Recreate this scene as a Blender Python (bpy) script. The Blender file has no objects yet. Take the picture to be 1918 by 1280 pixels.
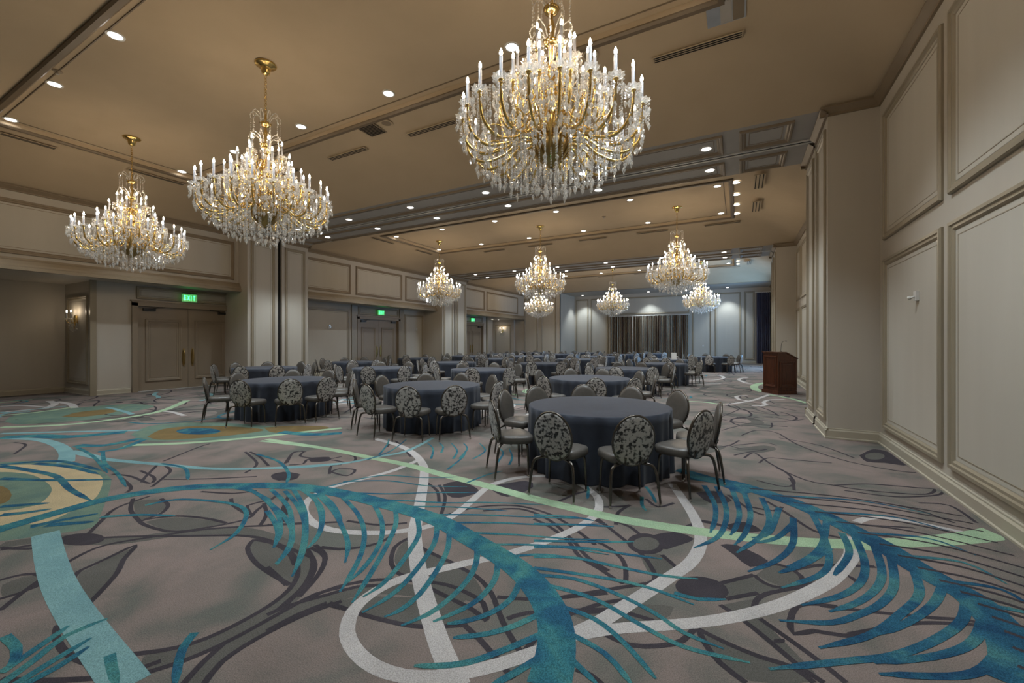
import bpy, bmesh, math, random
from mathutils import Vector, Matrix

S = bpy.context.scene
COL = S.collection
random.seed(7)
PI = math.pi

# ------------------------------------------------------------------ camera
F_PX, CX, VH, CAM_H = 788.0, 959.0, 639.0, 1.6
YAW = math.atan2(426.0, F_PX)
SN, CS = math.sin(YAW), math.cos(YAW)
cam_d = bpy.data.cameras.new('camera')
cam_d.sensor_width = 36.0
cam_d.lens = F_PX / 1918.0 * 36.0
cam_d.shift_y = -1.0 / 1918.0
cam_d.clip_start, cam_d.clip_end = 0.05, 200
cam = bpy.data.objects.new('camera', cam_d)
cam.location = (0, 0, CAM_H)
cam.rotation_euler = (PI / 2, 0, YAW)
COL.objects.link(cam)
S.camera = cam

# ------------------------------------------------------------------ world, exposure, render quality
w = bpy.data.worlds.new('world')
S.world = w
w.use_nodes = True
w.node_tree.nodes['Background'].inputs[0].default_value = (0.42, 0.62, 1.0, 1)
w.node_tree.nodes['Background'].inputs[1].default_value = 0.25
S.view_settings.view_transform = 'Standard'
S.view_settings.look = 'None'
S.view_settings.gamma = 1.0
S.view_settings.use_curve_mapping = False
S.view_settings.exposure = 0.39
cy = S.cycles
cy.use_denoising = True
cy.use_adaptive_sampling = True
cy.adaptive_threshold = 0.03
cy.max_bounces = 6
cy.diffuse_bounces = 3
cy.glossy_bounces = 3
cy.transmission_bounces = 3
cy.transparent_max_bounces = 24
cy.sample_clamp_indirect = 4.0
cy.sample_clamp_direct = 0.0
cy.caustics_reflective = False
cy.caustics_refractive = False
cy.use_light_tree = True

# light levels, all in one place
BULB = 98.0          # emission of each candle bulb
SPOT = 225.0          # watts of each tray downlight
SPOT_BEAM = 185.0
SPOT_WASH = 260.0
WINDOW = 430.0       # daylight through the side window
WARM = (1.0, 0.66, 0.34)
COOL = (0.82, 0.93, 1.0)

def area(name, loc, rot, sx, sy, energy, color):
    d = bpy.data.lights.new(name, 'AREA')
    d.shape = 'RECTANGLE'; d.size = sx; d.size_y = sy
    d.energy = energy; d.color = color
    o = bpy.data.objects.new(name, d)
    o.location = loc; o.rotation_euler = rot
    COL.objects.link(o)
    return o
# daylight outside the side window of the far section, shining in (-X)
area('window_daylight', (2.6, 28.4, 2.7), (0, PI / 2, 0), 4.0, 4.6, WINDOW, (0.26, 0.57, 1.0))

# ------------------------------------------------------------------ helpers
def lin(r, g, b):
    f = lambda c: (c / 255 / 12.92) if c / 255 <= 0.04045 else ((c / 255 + 0.055) / 1.055) ** 2.4
    return (f(r), f(g), f(b), 1.0)

def sc(c, k):
    return (c[0] * k, c[1] * k, c[2] * k, 1.0)

MATS = {}
def mat(name, col, rough=0.6, metal=0.0, col2=None, scale=6.0, bump=0.0, bscale=200.0, spec=0.5, stretch=None, sheen=0.0, coords='Object', detail=3.0, sharp=None, per_object=False):
    m = bpy.data.materials.new(name); m.use_nodes = True
    nt = m.node_tree; n = nt.nodes; l = nt.links
    b = n['Principled BSDF']
    b.inputs['Roughness'].default_value = rough
    b.inputs['Metallic'].default_value = metal
    b.inputs['Specular IOR Level'].default_value = spec
    if sheen: b.inputs['Sheen Weight'].default_value = sheen
    b.inputs['Base Color'].default_value = col
    tc = n.new('ShaderNodeTexCoord'); mp = n.new('ShaderNodeMapping')
    l.new(tc.outputs[coords], mp.inputs[0])
    if stretch: mp.inputs['Scale'].default_value = stretch
    if col2 is None: col2 = sc(col, 0.86)
    nz = n.new('ShaderNodeTexNoise'); nz.inputs['Scale'].default_value = scale
    nz.inputs['Detail'].default_value = detail
    if per_object:
        nz.noise_dimensions = '4D'
        oi = n.new('ShaderNodeObjectInfo'); mu = n.new('ShaderNodeMath'); mu.operation = 'MULTIPLY'
        mu.inputs[1].default_value = 40.0
        l.new(oi.outputs['Random'], mu.inputs[0]); l.new(mu.outputs[0], nz.inputs['W'])
    l.new(mp.outputs[0], nz.inputs['Vector'])
    rp = n.new('ShaderNodeValToRGB')
    lo, hi = sharp if sharp else (0.3, 0.7)
    rp.color_ramp.elements[0].position = lo; rp.color_ramp.elements[0].color = col
    rp.color_ramp.elements[1].position = hi; rp.color_ramp.elements[1].color = col2
    l.new(nz.outputs[0], rp.inputs[0]); l.new(rp.outputs[0], b.inputs['Base Color'])
    if bump:
        nb = n.new('ShaderNodeTexNoise'); nb.inputs['Scale'].default_value = bscale; nb.inputs['Detail'].default_value = 2
        l.new(mp.outputs[0], nb.inputs['Vector'])
        bp = n.new('ShaderNodeBump'); bp.inputs['Strength'].default_value = bump; bp.inputs['Distance'].default_value = 0.004
        l.new(nb.outputs[0], bp.inputs['Height']); l.new(bp.outputs[0], b.inputs['Normal'])
    MATS[name] = m
    return m

def emis(name, col, strength, sample=True):
    m = bpy.data.materials.new(name); m.use_nodes = True
    b = m.node_tree.nodes['Principled BSDF']
    b.inputs['Base Color'].default_value = (0.8, 0.8, 0.8, 1)
    b.inputs['Emission Color'].default_value = (*col[:3], 1)
    b.inputs['Emission Strength'].default_value = strength
    if not sample: m.cycles.emission_sampling = 'NONE'
    MATS[name] = m
    return m

class MB:
    """collects faces; build() links them as one mesh object"""
    def __init__(s): s.v = []; s.f = []; s.mi = []; s.cur = 0
    def quad(s, *p):
        i = len(s.v); s.v += [tuple(q) for q in p]; s.f.append(tuple(range(i, i + len(p)))); s.mi.append(s.cur)
    def box(s, x0, x1, y0, y1, z0, z1):
        i = len(s.v)
        s.v += [(x0,y0,z0),(x1,y0,z0),(x1,y1,z0),(x0,y1,z0),(x0,y0,z1),(x1,y0,z1),(x1,y1,z1),(x0,y1,z1)]
        for f in ((0,3,2,1),(4,5,6,7),(0,1,5,4),(1,2,6,5),(2,3,7,6),(3,0,4,7)):
            s.f.append(tuple(i + k for k in f)); s.mi.append(s.cur)
    def grid(s, rows, closed=False):
        """rows: list of equal-length point rings"""
        n = len(rows[0]); i = len(s.v)
        for r in rows: s.v += [tuple(p) for p in r]
        for a in range(len(rows) - 1):
            for b in range(n if closed else n - 1):
                c = (b + 1) % n
                s.f.append((i + a*n + b, i + a*n + c, i + (a+1)*n + c, i + (a+1)*n + b)); s.mi.append(s.cur)
    def cap(s, ring):
        i = len(s.v); s.v += [tuple(p) for p in ring]; s.f.append(tuple(range(i, i + len(ring)))); s.mi.append(s.cur)
    def lathe(s, prof, n=16, c=(0,0,0), caps=False):
        rows = [[(c[0] + r*math.cos(2*PI*k/n), c[1] + r*math.sin(2*PI*k/n), c[2] + z) for k in range(n)] for r, z in prof]
        s.grid(rows, True)
        if caps: s.cap(rows[0][::-1]); s.cap(rows[-1])
    def tube(s, pts, rad, n=8, caps=True):
        P = [Vector(p) for p in pts]
        R = rad if isinstance(rad, (list, tuple)) else [rad] * len(P)
        rows = []; up = None
        for k, p in enumerate(P):
            t = (P[min(k+1, len(P)-1)] - P[max(k-1, 0)]).normalized()
            if up is None: up = Vector((0,0,1)) if abs(t.z) < 0.9 else Vector((0,1,0))
            u = t.cross(up)
            if u.length < 1e-4: u = t.cross(Vector((1,0,0)))
            u.normalize(); w_ = u.cross(t).normalized(); up = w_
            rows.append([p + (u*math.cos(2*PI*a/n) + w_*math.sin(2*PI*a/n)) * R[k] for a in range(n)])
        s.grid(rows, True)
        if caps: s.cap(rows[0][::-1]); s.cap(rows[-1])
    def octa(s, c, rx, h, n=4):
        x, y, z = c; i = len(s.v)
        s.v += [(x, y, z + h*0.42), (x, y, z - h*0.58)] + [(x + rx*math.cos(2*PI*k/n), y + rx*math.sin(2*PI*k/n), z) for k in range(n)]
        for k in range(n):
            a, b = i + 2 + k, i + 2 + (k+1) % n
            s.f.append((i, a, b)); s.mi.append(s.cur); s.f.append((i+1, b, a)); s.mi.append(s.cur)
    def mesh(s, name, mats, smooth=False):
        me = bpy.data.meshes.new(name)
        me.from_pydata(s.v, [], s.f)
        for m in (mats if isinstance(mats, (list, tuple)) else [mats]): me.materials.append(m)
        for p, k in zip(me.polygons, s.mi):
            p.material_index = k; p.use_smooth = smooth
        me.update()
        return me
    def build(s, name, mats, parent=None, smooth=False):
        o = bpy.data.objects.new(name, s.mesh(name, mats, smooth))
        COL.objects.link(o)
        if parent is not None: o.parent = parent
        return o

def tag(o, label=None, cat=None, group=None, kind=None):
    if label: o['label'] = label
    if cat: o['category'] = cat
    if group: o['group'] = group
    if kind: o['kind'] = kind
    return o

def thing(name, label, cat, loc=(0,0,0), rotz=0.0, group=None, kind=None):
    o = bpy.data.objects.new(name, None); COL.objects.link(o)
    o.empty_display_size = 0.1
    o.location = loc; o.rotation_euler = (0, 0, rotz)
    return tag(o, label, cat, group, kind)

KIDS = {}
def kids(o):
    if o.name not in KIDS: KIDS[o.name] = list(o.children)
    return KIDS[o.name]
def dup(o, parent=None):
    """copies a thing with its parts and sub-parts"""
    c = o.copy(); COL.objects.link(c); c.parent = parent
    for ch in kids(o): dup(ch, c)
    return c

def catmull(P, step):
    out = []
    n = len(P)
    for i in range(n - 1):
        p0, p1, p2, p3 = P[max(i-1,0)], P[i], P[i+1], P[min(i+2,n-1)]
        L = math.dist(p1, p2); m = max(2, int(L / step))
        for k in range(m):
            t = k / m
            out.append(tuple(0.5*((2*b) + (-a+c)*t + (2*a-5*b+4*c-d)*t*t + (-a+3*b-3*c+d)*t**3) for a, b, c, d in zip(p0, p1, p2, p3)))
    out.append(tuple(P[-1]))
    return out

ORD = ['first','second','third','fourth','fifth','sixth','seventh','eighth']

# ------------------------------------------------------------------ materials
M_wall   = mat('wall_vinyl', lin(186,179,167), 0.62, col2=lin(182,175,163), scale=3, bump=0.05, bscale=60, stretch=(1,1,0.12), spec=0.3)
M_panel  = mat('wall_panel_fabric', lin(190,184,172), 0.7, col2=lin(186,180,168), scale=4, bump=0.06, bscale=120, stretch=(1,1,0.1), spec=0.25)
M_trim   = mat('greige_trim_paint', lin(150,139,119), 0.38, col2=lin(144,133,113), scale=2)
M_base   = mat('cream_baseboard_paint', lin(180,172,154), 0.35, col2=lin(174,166,148), scale=2)
M_tray   = mat('dark_taupe_tray_trim', lin(112,97,77), 0.5, col2=lin(106,92,73), scale=2)
M_ceil   = mat('tan_ceiling_paint', lin(186,168,142), 0.85, col2=lin(182,164,138), scale=1.5, spec=0.2)
M_ctrim  = mat('taupe_ceiling_trim', lin(136,120,98), 0.5, col2=lin(130,114,93), scale=2)
M_soff   = mat('grey_soffit_paint', lin(176,171,164), 0.7, col2=lin(172,167,160), scale=2, spec=0.3)
M_dark   = mat('dark_slot', lin(22,20,18), 0.9)
M_door   = mat('taupe_door_paint', lin(142,128,110), 0.42, col2=lin(138,124,106), scale=2)
M_brass  = mat('polished_brass', (0.80,0.58,0.22,1), 0.2, 1.0, col2=(0.72,0.50,0.17,1), scale=8)
M_brassd = mat('antique_brass', (0.42,0.30,0.12,1), 0.32, 1.0, scale=8)
M_black  = mat('black_metal', lin(26,25,25), 0.4)
M_steel  = mat('brushed_steel', (0.6,0.6,0.6,1), 0.3, 1.0)
M_white  = mat('white_plastic', lin(215,213,208), 0.4, col2=lin(208,206,201))
M_candle = mat('white_candle_sleeve', lin(150,152,160), 0.4, col2=lin(142,144,152))
M_cloth  = mat('charcoal_tablecloth', lin(51,56,67), 0.72, col2=lin(45,49,59), scale=9, bump=0.1, bscale=300, sheen=0.15, spec=0.25)
M_leath  = mat('pewter_leather', lin(92,87,82), 0.36, col2=lin(82,78,73), scale=20, bump=0.1, bscale=90)
M_velvet = mat('crushed_silver_velvet', lin(182,179,175), 0.42, 0.2, col2=lin(38,35,36), scale=30, detail=13, sharp=(0.485,0.575), per_object=True, sheen=0.2)
M_frame  = mat('dark_bronze_tube', (0.13,0.115,0.10,1), 0.26, 0.9, scale=6)
M_wood   = mat('mahogany', lin(96,52,30), 0.35, col2=lin(66,34,20), scale=5, stretch=(6,6,0.6), detail=6)
M_sign   = emis('exit_green', (0.02,1.0,0.18), 3.0)
M_signb  = emis('exit_green_dim', (0.0,0.8,0.10), 0.22, False)
M_bulb   = emis('candle_flame_bulb', (1.0,0.81,0.59), BULB)
M_lens   = emis('downlight_lens', (1.0,0.96,0.90), 14.0, False)

def crystal():
    m = bpy.data.materials.new('cut_crystal'); m.use_nodes = True
    nt = m.node_tree; n = nt.nodes; l = nt.links
    n.remove(n['Principled BSDF'])
    tr = n.new('ShaderNodeBsdfTransparent'); gl = n.new('ShaderNodeBsdfGlossy'); df = n.new('ShaderNodeBsdfTranslucent')
    d2 = n.new('ShaderNodeBsdfDiffuse')
    gl.inputs['Roughness'].default_value = 0.06; gl.inputs['Color'].default_value = (1,1,1,1)
    tr.inputs['Color'].default_value = (0.97,0.98,1,1); df.inputs['Color'].default_value = (0.98,0.94,0.86,1)
    d2.inputs['Color'].default_value = (0.98,0.94,0.86,1)
    a = n.new('ShaderNodeMixShader'); b = n.new('ShaderNodeMixShader'); c = n.new('ShaderNodeMixShader')
    a.inputs[0].default_value = 0.5; l.new(df.outputs[0], a.inputs[1]); l.new(d2.outputs[0], a.inputs[2])
    b.inputs[0].default_value = 0.45; l.new(a.outputs[0], b.inputs[1]); l.new(gl.outputs[0], b.inputs[2])
    nz = n.new('ShaderNodeTexNoise'); nz.inputs['Scale'].default_value = 30
    mr = n.new('ShaderNodeMapRange'); mr.inputs[1].default_value = 0.3; mr.inputs[2].default_value = 0.7
    mr.inputs[3].default_value = 0.28; mr.inputs[4].default_value = 0.66
    tc = n.new('ShaderNodeTexCoord'); l.new(tc.outputs['Object'], nz.inputs['Vector'])
    l.new(nz.outputs[0], mr.inputs[0]); l.new(mr.outputs[0], c.inputs[0])
    l.new(tr.outputs[0], c.inputs[1]); l.new(b.outputs[0], c.inputs[2])
    l.new(c.outputs[0], n['Material Output'].inputs[0])
    return m
M_crys = crystal()

def glass():
    m = bpy.data.materials.new('window_glass'); m.use_nodes = True
    nt = m.node_tree; n = nt.nodes; l = nt.links
    tr = n.new('ShaderNodeBsdfTransparent'); gl = n.new('ShaderNodeBsdfGlossy'); gl.inputs['Roughness'].default_value = 0.02
    x = n.new('ShaderNodeMixShader'); x.inputs[0].default_value = 0.08
    l.new(tr.outputs[0], x.inputs[1]); l.new(gl.outputs[0], x.inputs[2]); l.new(x.outputs[0], n['Material Output'].inputs[0])
    return m
M_glass = glass()

def stripes():
    m = bpy.data.materials.new('striped_drape_fabric'); m.use_nodes = True
    nt = m.node_tree; n = nt.nodes; l = nt.links; b = n['Principled BSDF']; b.inputs['Roughness'].default_value = 0.75
    tc = n.new('ShaderNodeTexCoord'); mp = n.new('ShaderNodeMapping'); mp.inputs['Scale'].default_value = (1,0.02,0.004)
    nz = n.new('ShaderNodeTexNoise'); nz.inputs['Scale'].default_value = 8; nz.inputs['Detail'].default_value = 3
    rp = n.new('ShaderNodeValToRGB'); e = rp.color_ramp.elements
    e[0].position = 0.38; e[0].color = lin(62,46,38); e[1].position = 0.66; e[1].color = lin(222,214,196)
    for q_, c in ((0.43, lin(120,98,78)), (0.47, lin(64,48,40)), (0.50, lin(206,196,172)), (0.53, lin(74,56,48)), (0.57, lin(150,136,112)), (0.60, lin(80,60,50))):
        q = e.new(q_); q.color = c
    l.new(tc.outputs['Object'], mp.inputs[0]); l.new(mp.outputs[0], nz.inputs['Vector']); l.new(nz.outputs[0], rp.inputs[0]); l.new(rp.outputs[0], b.inputs['Base Color'])
    return m
M_stripe = stripes()
M_navy = mat('navy_drape_fabric', lin(100,102,124), 0.8, col2=lin(70,70,90), scale=8, stretch=(1,1,0.1))
# ------------------------------------------------------------------ room dimensions
XR, XRP = 1.95, 1.28            # right wall, right pillar face
XLU, XLL, XLP, XLA = -15.75, -16.58, -15.2, -18.65   # left: upper wall, lower wall, pillar face, alcove back
ZS, ZT = 5.42, 6.2              # soffit, tray ceiling
YB0, YB1 = -0.2, -2.4           # near soffit
B1 = (8.58, 10.93); B2 = (19.6, 22.05); YE, YW = 31.2, 34.6
SLOT1, SLOT2 = (9.69, 9.85), (20.74, 20.90)
ZL = 3.35                       # underside of the upper left wall
XC = -6.9
def pl_right(a, b, h): return (XR - h, a, b)
def pl_rp(a, b, h): return (XRP - h, a, b)
def pl_lu(a, b, h): return (XLU + h, a, b)
def pl_ll(a, b, h): return (XLL + h, a, b)
def pl_lp(a, b, h): return (XLP + h, a, b)
def pl_back(a, b, h): return (a, YW - h, b)
def pl_end(a, b, h): return (a, YE - h, b)
def pl_soff(a, b, h): return (a, b, ZS - h)
def pl_tray(a, b, h): return (a, b, ZT - h)

PROF = [(0,0),(0,.022),(.012,.04),(.045,.04),(.058,.024),(.085,.024),(.10,.012),(.11,0)]
PROF_IN = [(.155,0),(.158,.007),(.166,.007),(.17,0)]
def frame(parent, pl, a0, a1, b0, b1, m=None, name='panel_molding', prof=PROF, inner=True, k=1.0):
    mb = MB()
    for P in ([prof, PROF_IN] if inner else [prof]):
        rows = []
        for d, h in P:
            d *= k; h *= k
            rows.append([pl(a0+d, b0+d, h), pl(a1-d, b0+d, h), pl(a1-d, b1-d, h), pl(a0+d, b1-d, h)])
        mb.grid(rows, True)
    return mb.build(name, m or M_trim, parent)
def infill(parent, pl, a0, a1, b0, b1, m=None, name='wall_panel', d=.11, h=.004):
    mb = MB(); mb.quad(pl(a0+d,b0+d,h), pl(a1-d,b0+d,h), pl(a1-d,b1-d,h), pl(a0+d,b1-d,h))
    return mb.build(name, m or M_panel, parent)
def panel(parent, pl, a0, a1, b0, b1, m=None):
    infill(parent, pl, a0, a1, b0, b1); return frame(parent, pl, a0, a1, b0, b1, m)
def strip(parent, pl, a0, a1, prof, m, name):
    """extrudes a (z, h) profile along a on a wall plane"""
    mb = MB(); mb.grid([[pl(a0, z, h) for z, h in prof], [pl(a1, z, h) for z, h in prof]])
    return mb.build(name, m, parent)
BASE = [(0,.045),(.02,.045),(.03,.032),(.13,.032),(.15,.018),(.165,.018),(.17,0)]
CROWN = [(ZS,.11),(ZS-.02,.11),(ZS-.04,.085),(ZS-.09,.03),(ZS-.12,.03),(ZS-.125,0)]
def struct(name, mb, m, label, cat='wall', smooth=False):
    return tag(mb.build(name, m, None, smooth), label, cat, None, 'structure')

# floor ---------------------------------------------------------------------
FLOOR_M = bpy.data.materials.new('patterned_carpet'); FLOOR_M.use_nodes = True
def carpet_mat(m, cols, scale, speck=0.25, bump=0.35):
    nt = m.node_tree; n = nt.nodes; l = nt.links; b = n['Principled BSDF']
    b.inputs['Roughness'].default_value = 0.95; b.inputs['Specular IOR Level'].default_value = 0.1
    tc = n.new('ShaderNodeTexCoord')
    nz = n.new('ShaderNodeTexNoise'); nz.inputs['Scale'].default_value = scale; nz.inputs['Detail'].default_value = 5; nz.inputs['Distortion'].default_value = 0.6
    rp = n.new('ShaderNodeValToRGB'); e = rp.color_ramp.elements
    e[0].position = 0.36; e[0].color = cols[0]; e[1].position = 0.64; e[1].color = cols[-1]
    for k, c in enumerate(cols[1:-1]):
        q = e.new(0.36 + 0.28*(k+1)/(len(cols)-1)); q.color = c
    l.new(tc.outputs['Object'], nz.inputs['Vector']); l.new(nz.outputs[0], rp.inputs[0])
    sp = n.new('ShaderNodeTexNoise'); sp.inputs['Scale'].default_value = 170; sp.inputs['Detail'].default_value = 1
    l.new(tc.outputs['Object'], sp.inputs['Vector'])
    mr = n.new('ShaderNodeMapRange'); mr.inputs[1].default_value = 0.3; mr.inputs[2].default_value = 0.7
    mr.inputs[3].default_value = 1 - speck; mr.inputs[4].default_value = 1 + speck
    l.new(sp.outputs[0], mr.inputs[0])
    mx = n.new('ShaderNodeMix'); mx.data_type = 'RGBA'; mx.blend_type = 'MULTIPLY'; mx.inputs['Factor'].default_value = 1
    l.new(rp.outputs[0], mx.inputs['A']); l.new(mr.outputs[0], mx.inputs['B']); l.new(mx.outputs['Result'], b.inputs['Base Color'])
    bp = n.new('ShaderNodeBump'); bp.inputs['Strength'].default_value = bump; bp.inputs['Distance'].default_value = 0.004
    l.new(sp.outputs[0], bp.inputs['Height']); l.new(bp.outputs[0], b.inputs['Normal'])
    return m
carpet_mat(FLOOR_M, [lin(128,114,108), lin(117,107,101), lin(96,96,90)], 1.5)
def cmat(name, cols, scale, **k):
    m = bpy.data.materials.new(name); m.use_nodes = True; return carpet_mat(m, cols, scale, **k)
C_white = cmat('carpet_white', [lin(176,170,166), lin(166,161,158)], 3)
C_mint  = cmat('carpet_mint', [lin(154,175,142), lin(140,163,134)], 3)
C_cyan  = cmat('carpet_pale_cyan', [lin(118,152,152), lin(106,140,143)], 3)
C_teal  = cmat('carpet_teal', [lin(40,82,104), lin(50,102,112), lin(68,118,116)], 4, speck=.4)
C_blue  = cmat('carpet_blue', [lin(32,66,92), lin(42,86,106), lin(62,106,110)], 3.5, speck=.4)
C_dark  = cmat('carpet_charcoal', [lin(64,59,63), lin(56,52,56)], 3)
C_olive = cmat('carpet_grey_green', [lin(92,89,84), lin(86,84,79)], 3)
C_cream = cmat('carpet_cream', [lin(176,156,122), lin(166,150,118)], 3)
C_green = cmat('carpet_sage', [lin(104,121,104), lin(90,110,101)], 4)
C_brown = cmat('carpet_ochre', [lin(116,97,64), lin(106,90,60)], 3)

mb = MB(); mb.quad((XLA,YB1,0),(XR+.6,YB1,0),(XR+.6,YW,0),(XLA,YW,0))
floor = struct('floor', mb, FLOOR_M, 'mauve grey ballroom carpet with teal plume and white ribbon pattern', 'floor')

# right wall ---------------------------------------------------------------
mb = MB()
mb.quad((XR,YB1,0),(XR,25.9,0),(XR,25.9,ZS+.8),(XR,YB1,ZS+.8))
mb.quad((XR,30.9,0),(XR,YW,0),(XR,YW,ZS+.8),(XR,30.9,ZS+.8))
mb.quad((XR,25.9,0),(XR,30.9,0),(XR,30.9,.5),(XR,25.9,.5))
mb.quad((XR,25.9,4.9),(XR,30.9,4.9),(XR,30.9,ZS+.8),(XR,25.9,ZS+.8))
wall_right = struct('wall_right', mb, M_wall, 'long greige panelled wall on the right side')
for ya, yb in ((B1[1], B2[0]), (YB0, B1[0]), (YB1, YB0)):
    strip(wall_right, pl_right, ya, yb, BASE, M_base, 'baseboard')
    strip(wall_right, pl_right, ya, yb, CROWN, M_ctrim, 'crown_molding')
strip(wall_right, pl_right, B2[1], YW, BASE, M_base, 'baseboard')
strip(wall_right, pl_right, B2[1], YW, CROWN, M_ctrim, 'crown_molding')
for ya, yb in ((6.24, 8.33), (3.6, 6.05), (1.0, 3.4), (-2.2, .8), (11.1, 12.3), (12.5, 15.2), (15.4, 18.1), (18.3, 19.45), (22.3, 23.9), (24.1, 25.7)):
    panel(wall_right, pl_right, ya, yb, .27, 2.84)
    panel(wall_right, pl_right, ya, yb, 3.13, 5.05)
win = thing('window_1', 'tall side window with white frame letting in cool daylight', 'window', (XR, 28.4, 0), kind='structure')
mb = MB()
for y in (-2.5, -.86, .8, 2.44): mb.box(-.03, .1, y, y+.06, .5, 4.9)
for z in (.5, 2.6, 4.84): mb.box(-.03, .1, -2.5, 2.5, z, z+.06)
mb.build('window_frame', M_white, win)
for y in (-2.44, -.80, .86):
    for z0, z1 in ((.56,2.6),(2.66,4.84)):
        mb = MB(); mb.quad((.03,y,z0),(.03,y+1.58,z0),(.03,y+1.58,z1),(.03,y,z1)); mb.build('pane', M_glass, win)

# pillars carrying the folding-wall tracks ----------------------------------
def pillar(side, B, slot, label):
    xa, xb = (XRP, XR+.2) if side == 'r' else (XLL-.2, XLP)
    pl = pl_rp if side == 'r' else pl_lp
    mb = MB(); mb.box(xa, xb, B[0], slot[0], 0, ZS); mb.box(xa, xb, slot[1], B[1], 0, ZS)
    o = struct('pillar', mb, M_wall, label, 'pillar')
    mb = MB()
    e = .1
    mb.box(min(xa,xb)+(e if side=='r' else 0), max(xa,xb)-(0 if side=='r' else e), slot[0], slot[1], 0, ZS)
    mb.build('track_slot', M_dark, o)
    for y0, y1 in ((B[0], slot[0]), (slot[1], B[1])):
        infill(o, pl, y0+.12, y1-.12, .27, 5.15)
        frame(o, pl, y0+.12, y1-.12, .27, 5.15)
        e0 = 1 if y0 == B[0] else 0; e1 = 1 if y1 == B[1] else 0
        strip(o, pl, y0-.045*e0, y1+.045*e1, BASE, M_base, 'baseboard')
        strip(o, pl, y0-.11*e0, y1+.11*e1, CROWN, M_ctrim, 'crown_molding')
    for y, sg in ((B[0], -1), (B[1], 1)):
        f = lambda a, b, h, y=y, sg=sg: (a, y + sg*h, b)
        x0, x1 = (XRP, XR) if side == 'r' else (XLL, XLP)
        strip(o, f, x0-(.045 if side=='r' else 0), x1+(0 if side=='r' else .045), BASE, M_base, 'baseboard')
        strip(o, f, x0-(.11 if side=='r' else 0), x1+(0 if side=='r' else .11), CROWN, M_ctrim, 'crown_molding')
    return o
pillar('r', B1, SLOT1, 'greige pillar with dark folding wall slot, nearest on the right wall')
pillar('l', B1, SLOT1, 'panelled pilaster with dark slot beside first double door, left wall')
pillar('r', B2, SLOT2, 'far panelled pillar on the right wall behind the wooden lectern')
pillar('l', B2, SLOT2, 'panelled pilaster with dark slot before third door, left wall')

M_corn = mat('taupe_cornice_paint', lin(150,136,114), 0.5, col2=lin(144,130,109), scale=2)
# left wall: upper fascia ----------------------------------------------------
mb = MB()
mb.box(XLU-.12, XLU, YB1, YE, ZL, ZS+.8)
wall_lu = struct('wall_left_fascia', mb, M_wall, 'upper left wall with a row of framed panels under the ceiling')
CORN = [(ZL+.32,0),(ZL+.31,.05),(ZL+.27,.06),(ZL+.24,.10),(ZL+.15,.15),(ZL+.10,.15),(ZL+.08,.18),(ZL,.18),(ZL,0)]
for ya, yb in ((YB1, B1[0]), (B1[1], B2[0]), (B2[1], YE)):
    strip(wall_lu, pl_lu, ya, yb, CROWN, M_ctrim, 'crown_molding')
    strip(wall_lu, pl_lu, ya, yb, CORN, M_corn, 'cornice')
for ya, yb in ((-2.2,1.9), (2.05,5.35), (5.5,8.42), (11.05,13.5), (13.8,16.85), (17.1,19.45), (22.3,25.05), (25.35,30.1)):
    panel(wall_lu, pl_lu, ya, yb, 3.75, 5.1, M_ctrim)
# left wall: recessed lower wall with alcoves
mb = MB()
Z2 = ZL + .02
def lw(y0, y1, z0=0, z1=Z2): mb.quad((XLL,y0,z0),(XLL,y1,z0),(XLL,y1,z1),(XLL,y0,z1))
D1, D2, D3 = (6.0, 8.82), (14.72, 17.42), (23.35, 26.05)
ALC1, ALC2 = (YB1, 4.95), (26.75, 31.0)
lw(4.95, D1[0]); lw(D1[0], D1[1], 2.72); lw(D1[1], D2[0]); lw(D2[0], D2[1], 2.72); lw(D2[1], D3[0]); lw(D3[0], D3[1], 2.72); lw(D3[1], ALC2[0]); lw(ALC2[1], YE)
for a in (ALC1, ALC2):
    mb.quad((XLA,a[0],0),(XLA,a[1],0),(XLA,a[1],Z2),(XLA,a[0],Z2))
    for y in a: mb.quad((XLA,y,0),(XLL,y,0),(XLL,y,Z2),(XLA,y,Z2))
mb.quad((XLA-.1,YB1,Z2),(XLU,YB1,Z2),(XLU,YE,Z2),(XLA-.1,YE,Z2))
wall_l = struct('wall_left', mb, M_wall, 'recessed lower left wall with double doors and two alcoves')
for ya, yb in ((4.95,D1[0]-.16),(D1[1]+.16,B1[0]),(B1[1],D2[0]-.3),(D2[1]+.3,B2[0]),(B2[1],D3[0]-.16),(D3[1]+.16,ALC2[0])):
    strip(wall_l, pl_ll, ya, yb, BASE, M_base, 'baseboard')
pl_la = lambda a, b, h: (XLA + h, a, b)
strip(wall_l, pl_la, ALC1[0], ALC1[1], BASE, M_base, 'baseboard'); strip(wall_l, pl_la, ALC2[0], ALC2[1], BASE, M_base, 'baseboard')
pl_as1 = lambda a, b, h: (a, ALC1[1] - h, b)
pl_as2 = lambda a, b, h: (a, ALC2[1] - h, b)
panel(wall_l, pl_as1, XLA+.25, XLL-.25, .3, 2.95); panel(wall_l, pl_as2, XLA+.25, XLL-.25, .3, 2.95)
strip(wall_l, pl_as1, XLA, XLL, BASE, M_base, 'baseboard')
panel(wall_l, pl_ll, B1[1]+.1, 14.15, .25, 3.1); panel(wall_l, pl_ll, 17.95, 19.5, .25, 3.1)
# corner post beside the alcove, and door surrounds
for y0, y1 in ((4.9, 5.04), (26.6, 26.85)):
    mb = MB(); mb.box(XLL-.02, XLL+.06, y0, y1, 0, Z2); mb.build('corner_trim', M_trim, wall_l)
for y0, y1 in ((14.25,14.6),(17.52,17.86)):
    mb = MB(); mb.box(XLL, XLL+.05, y0, y1, 0, Z2); mb.build('flat_pilaster', M_trim, wall_l)

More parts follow.
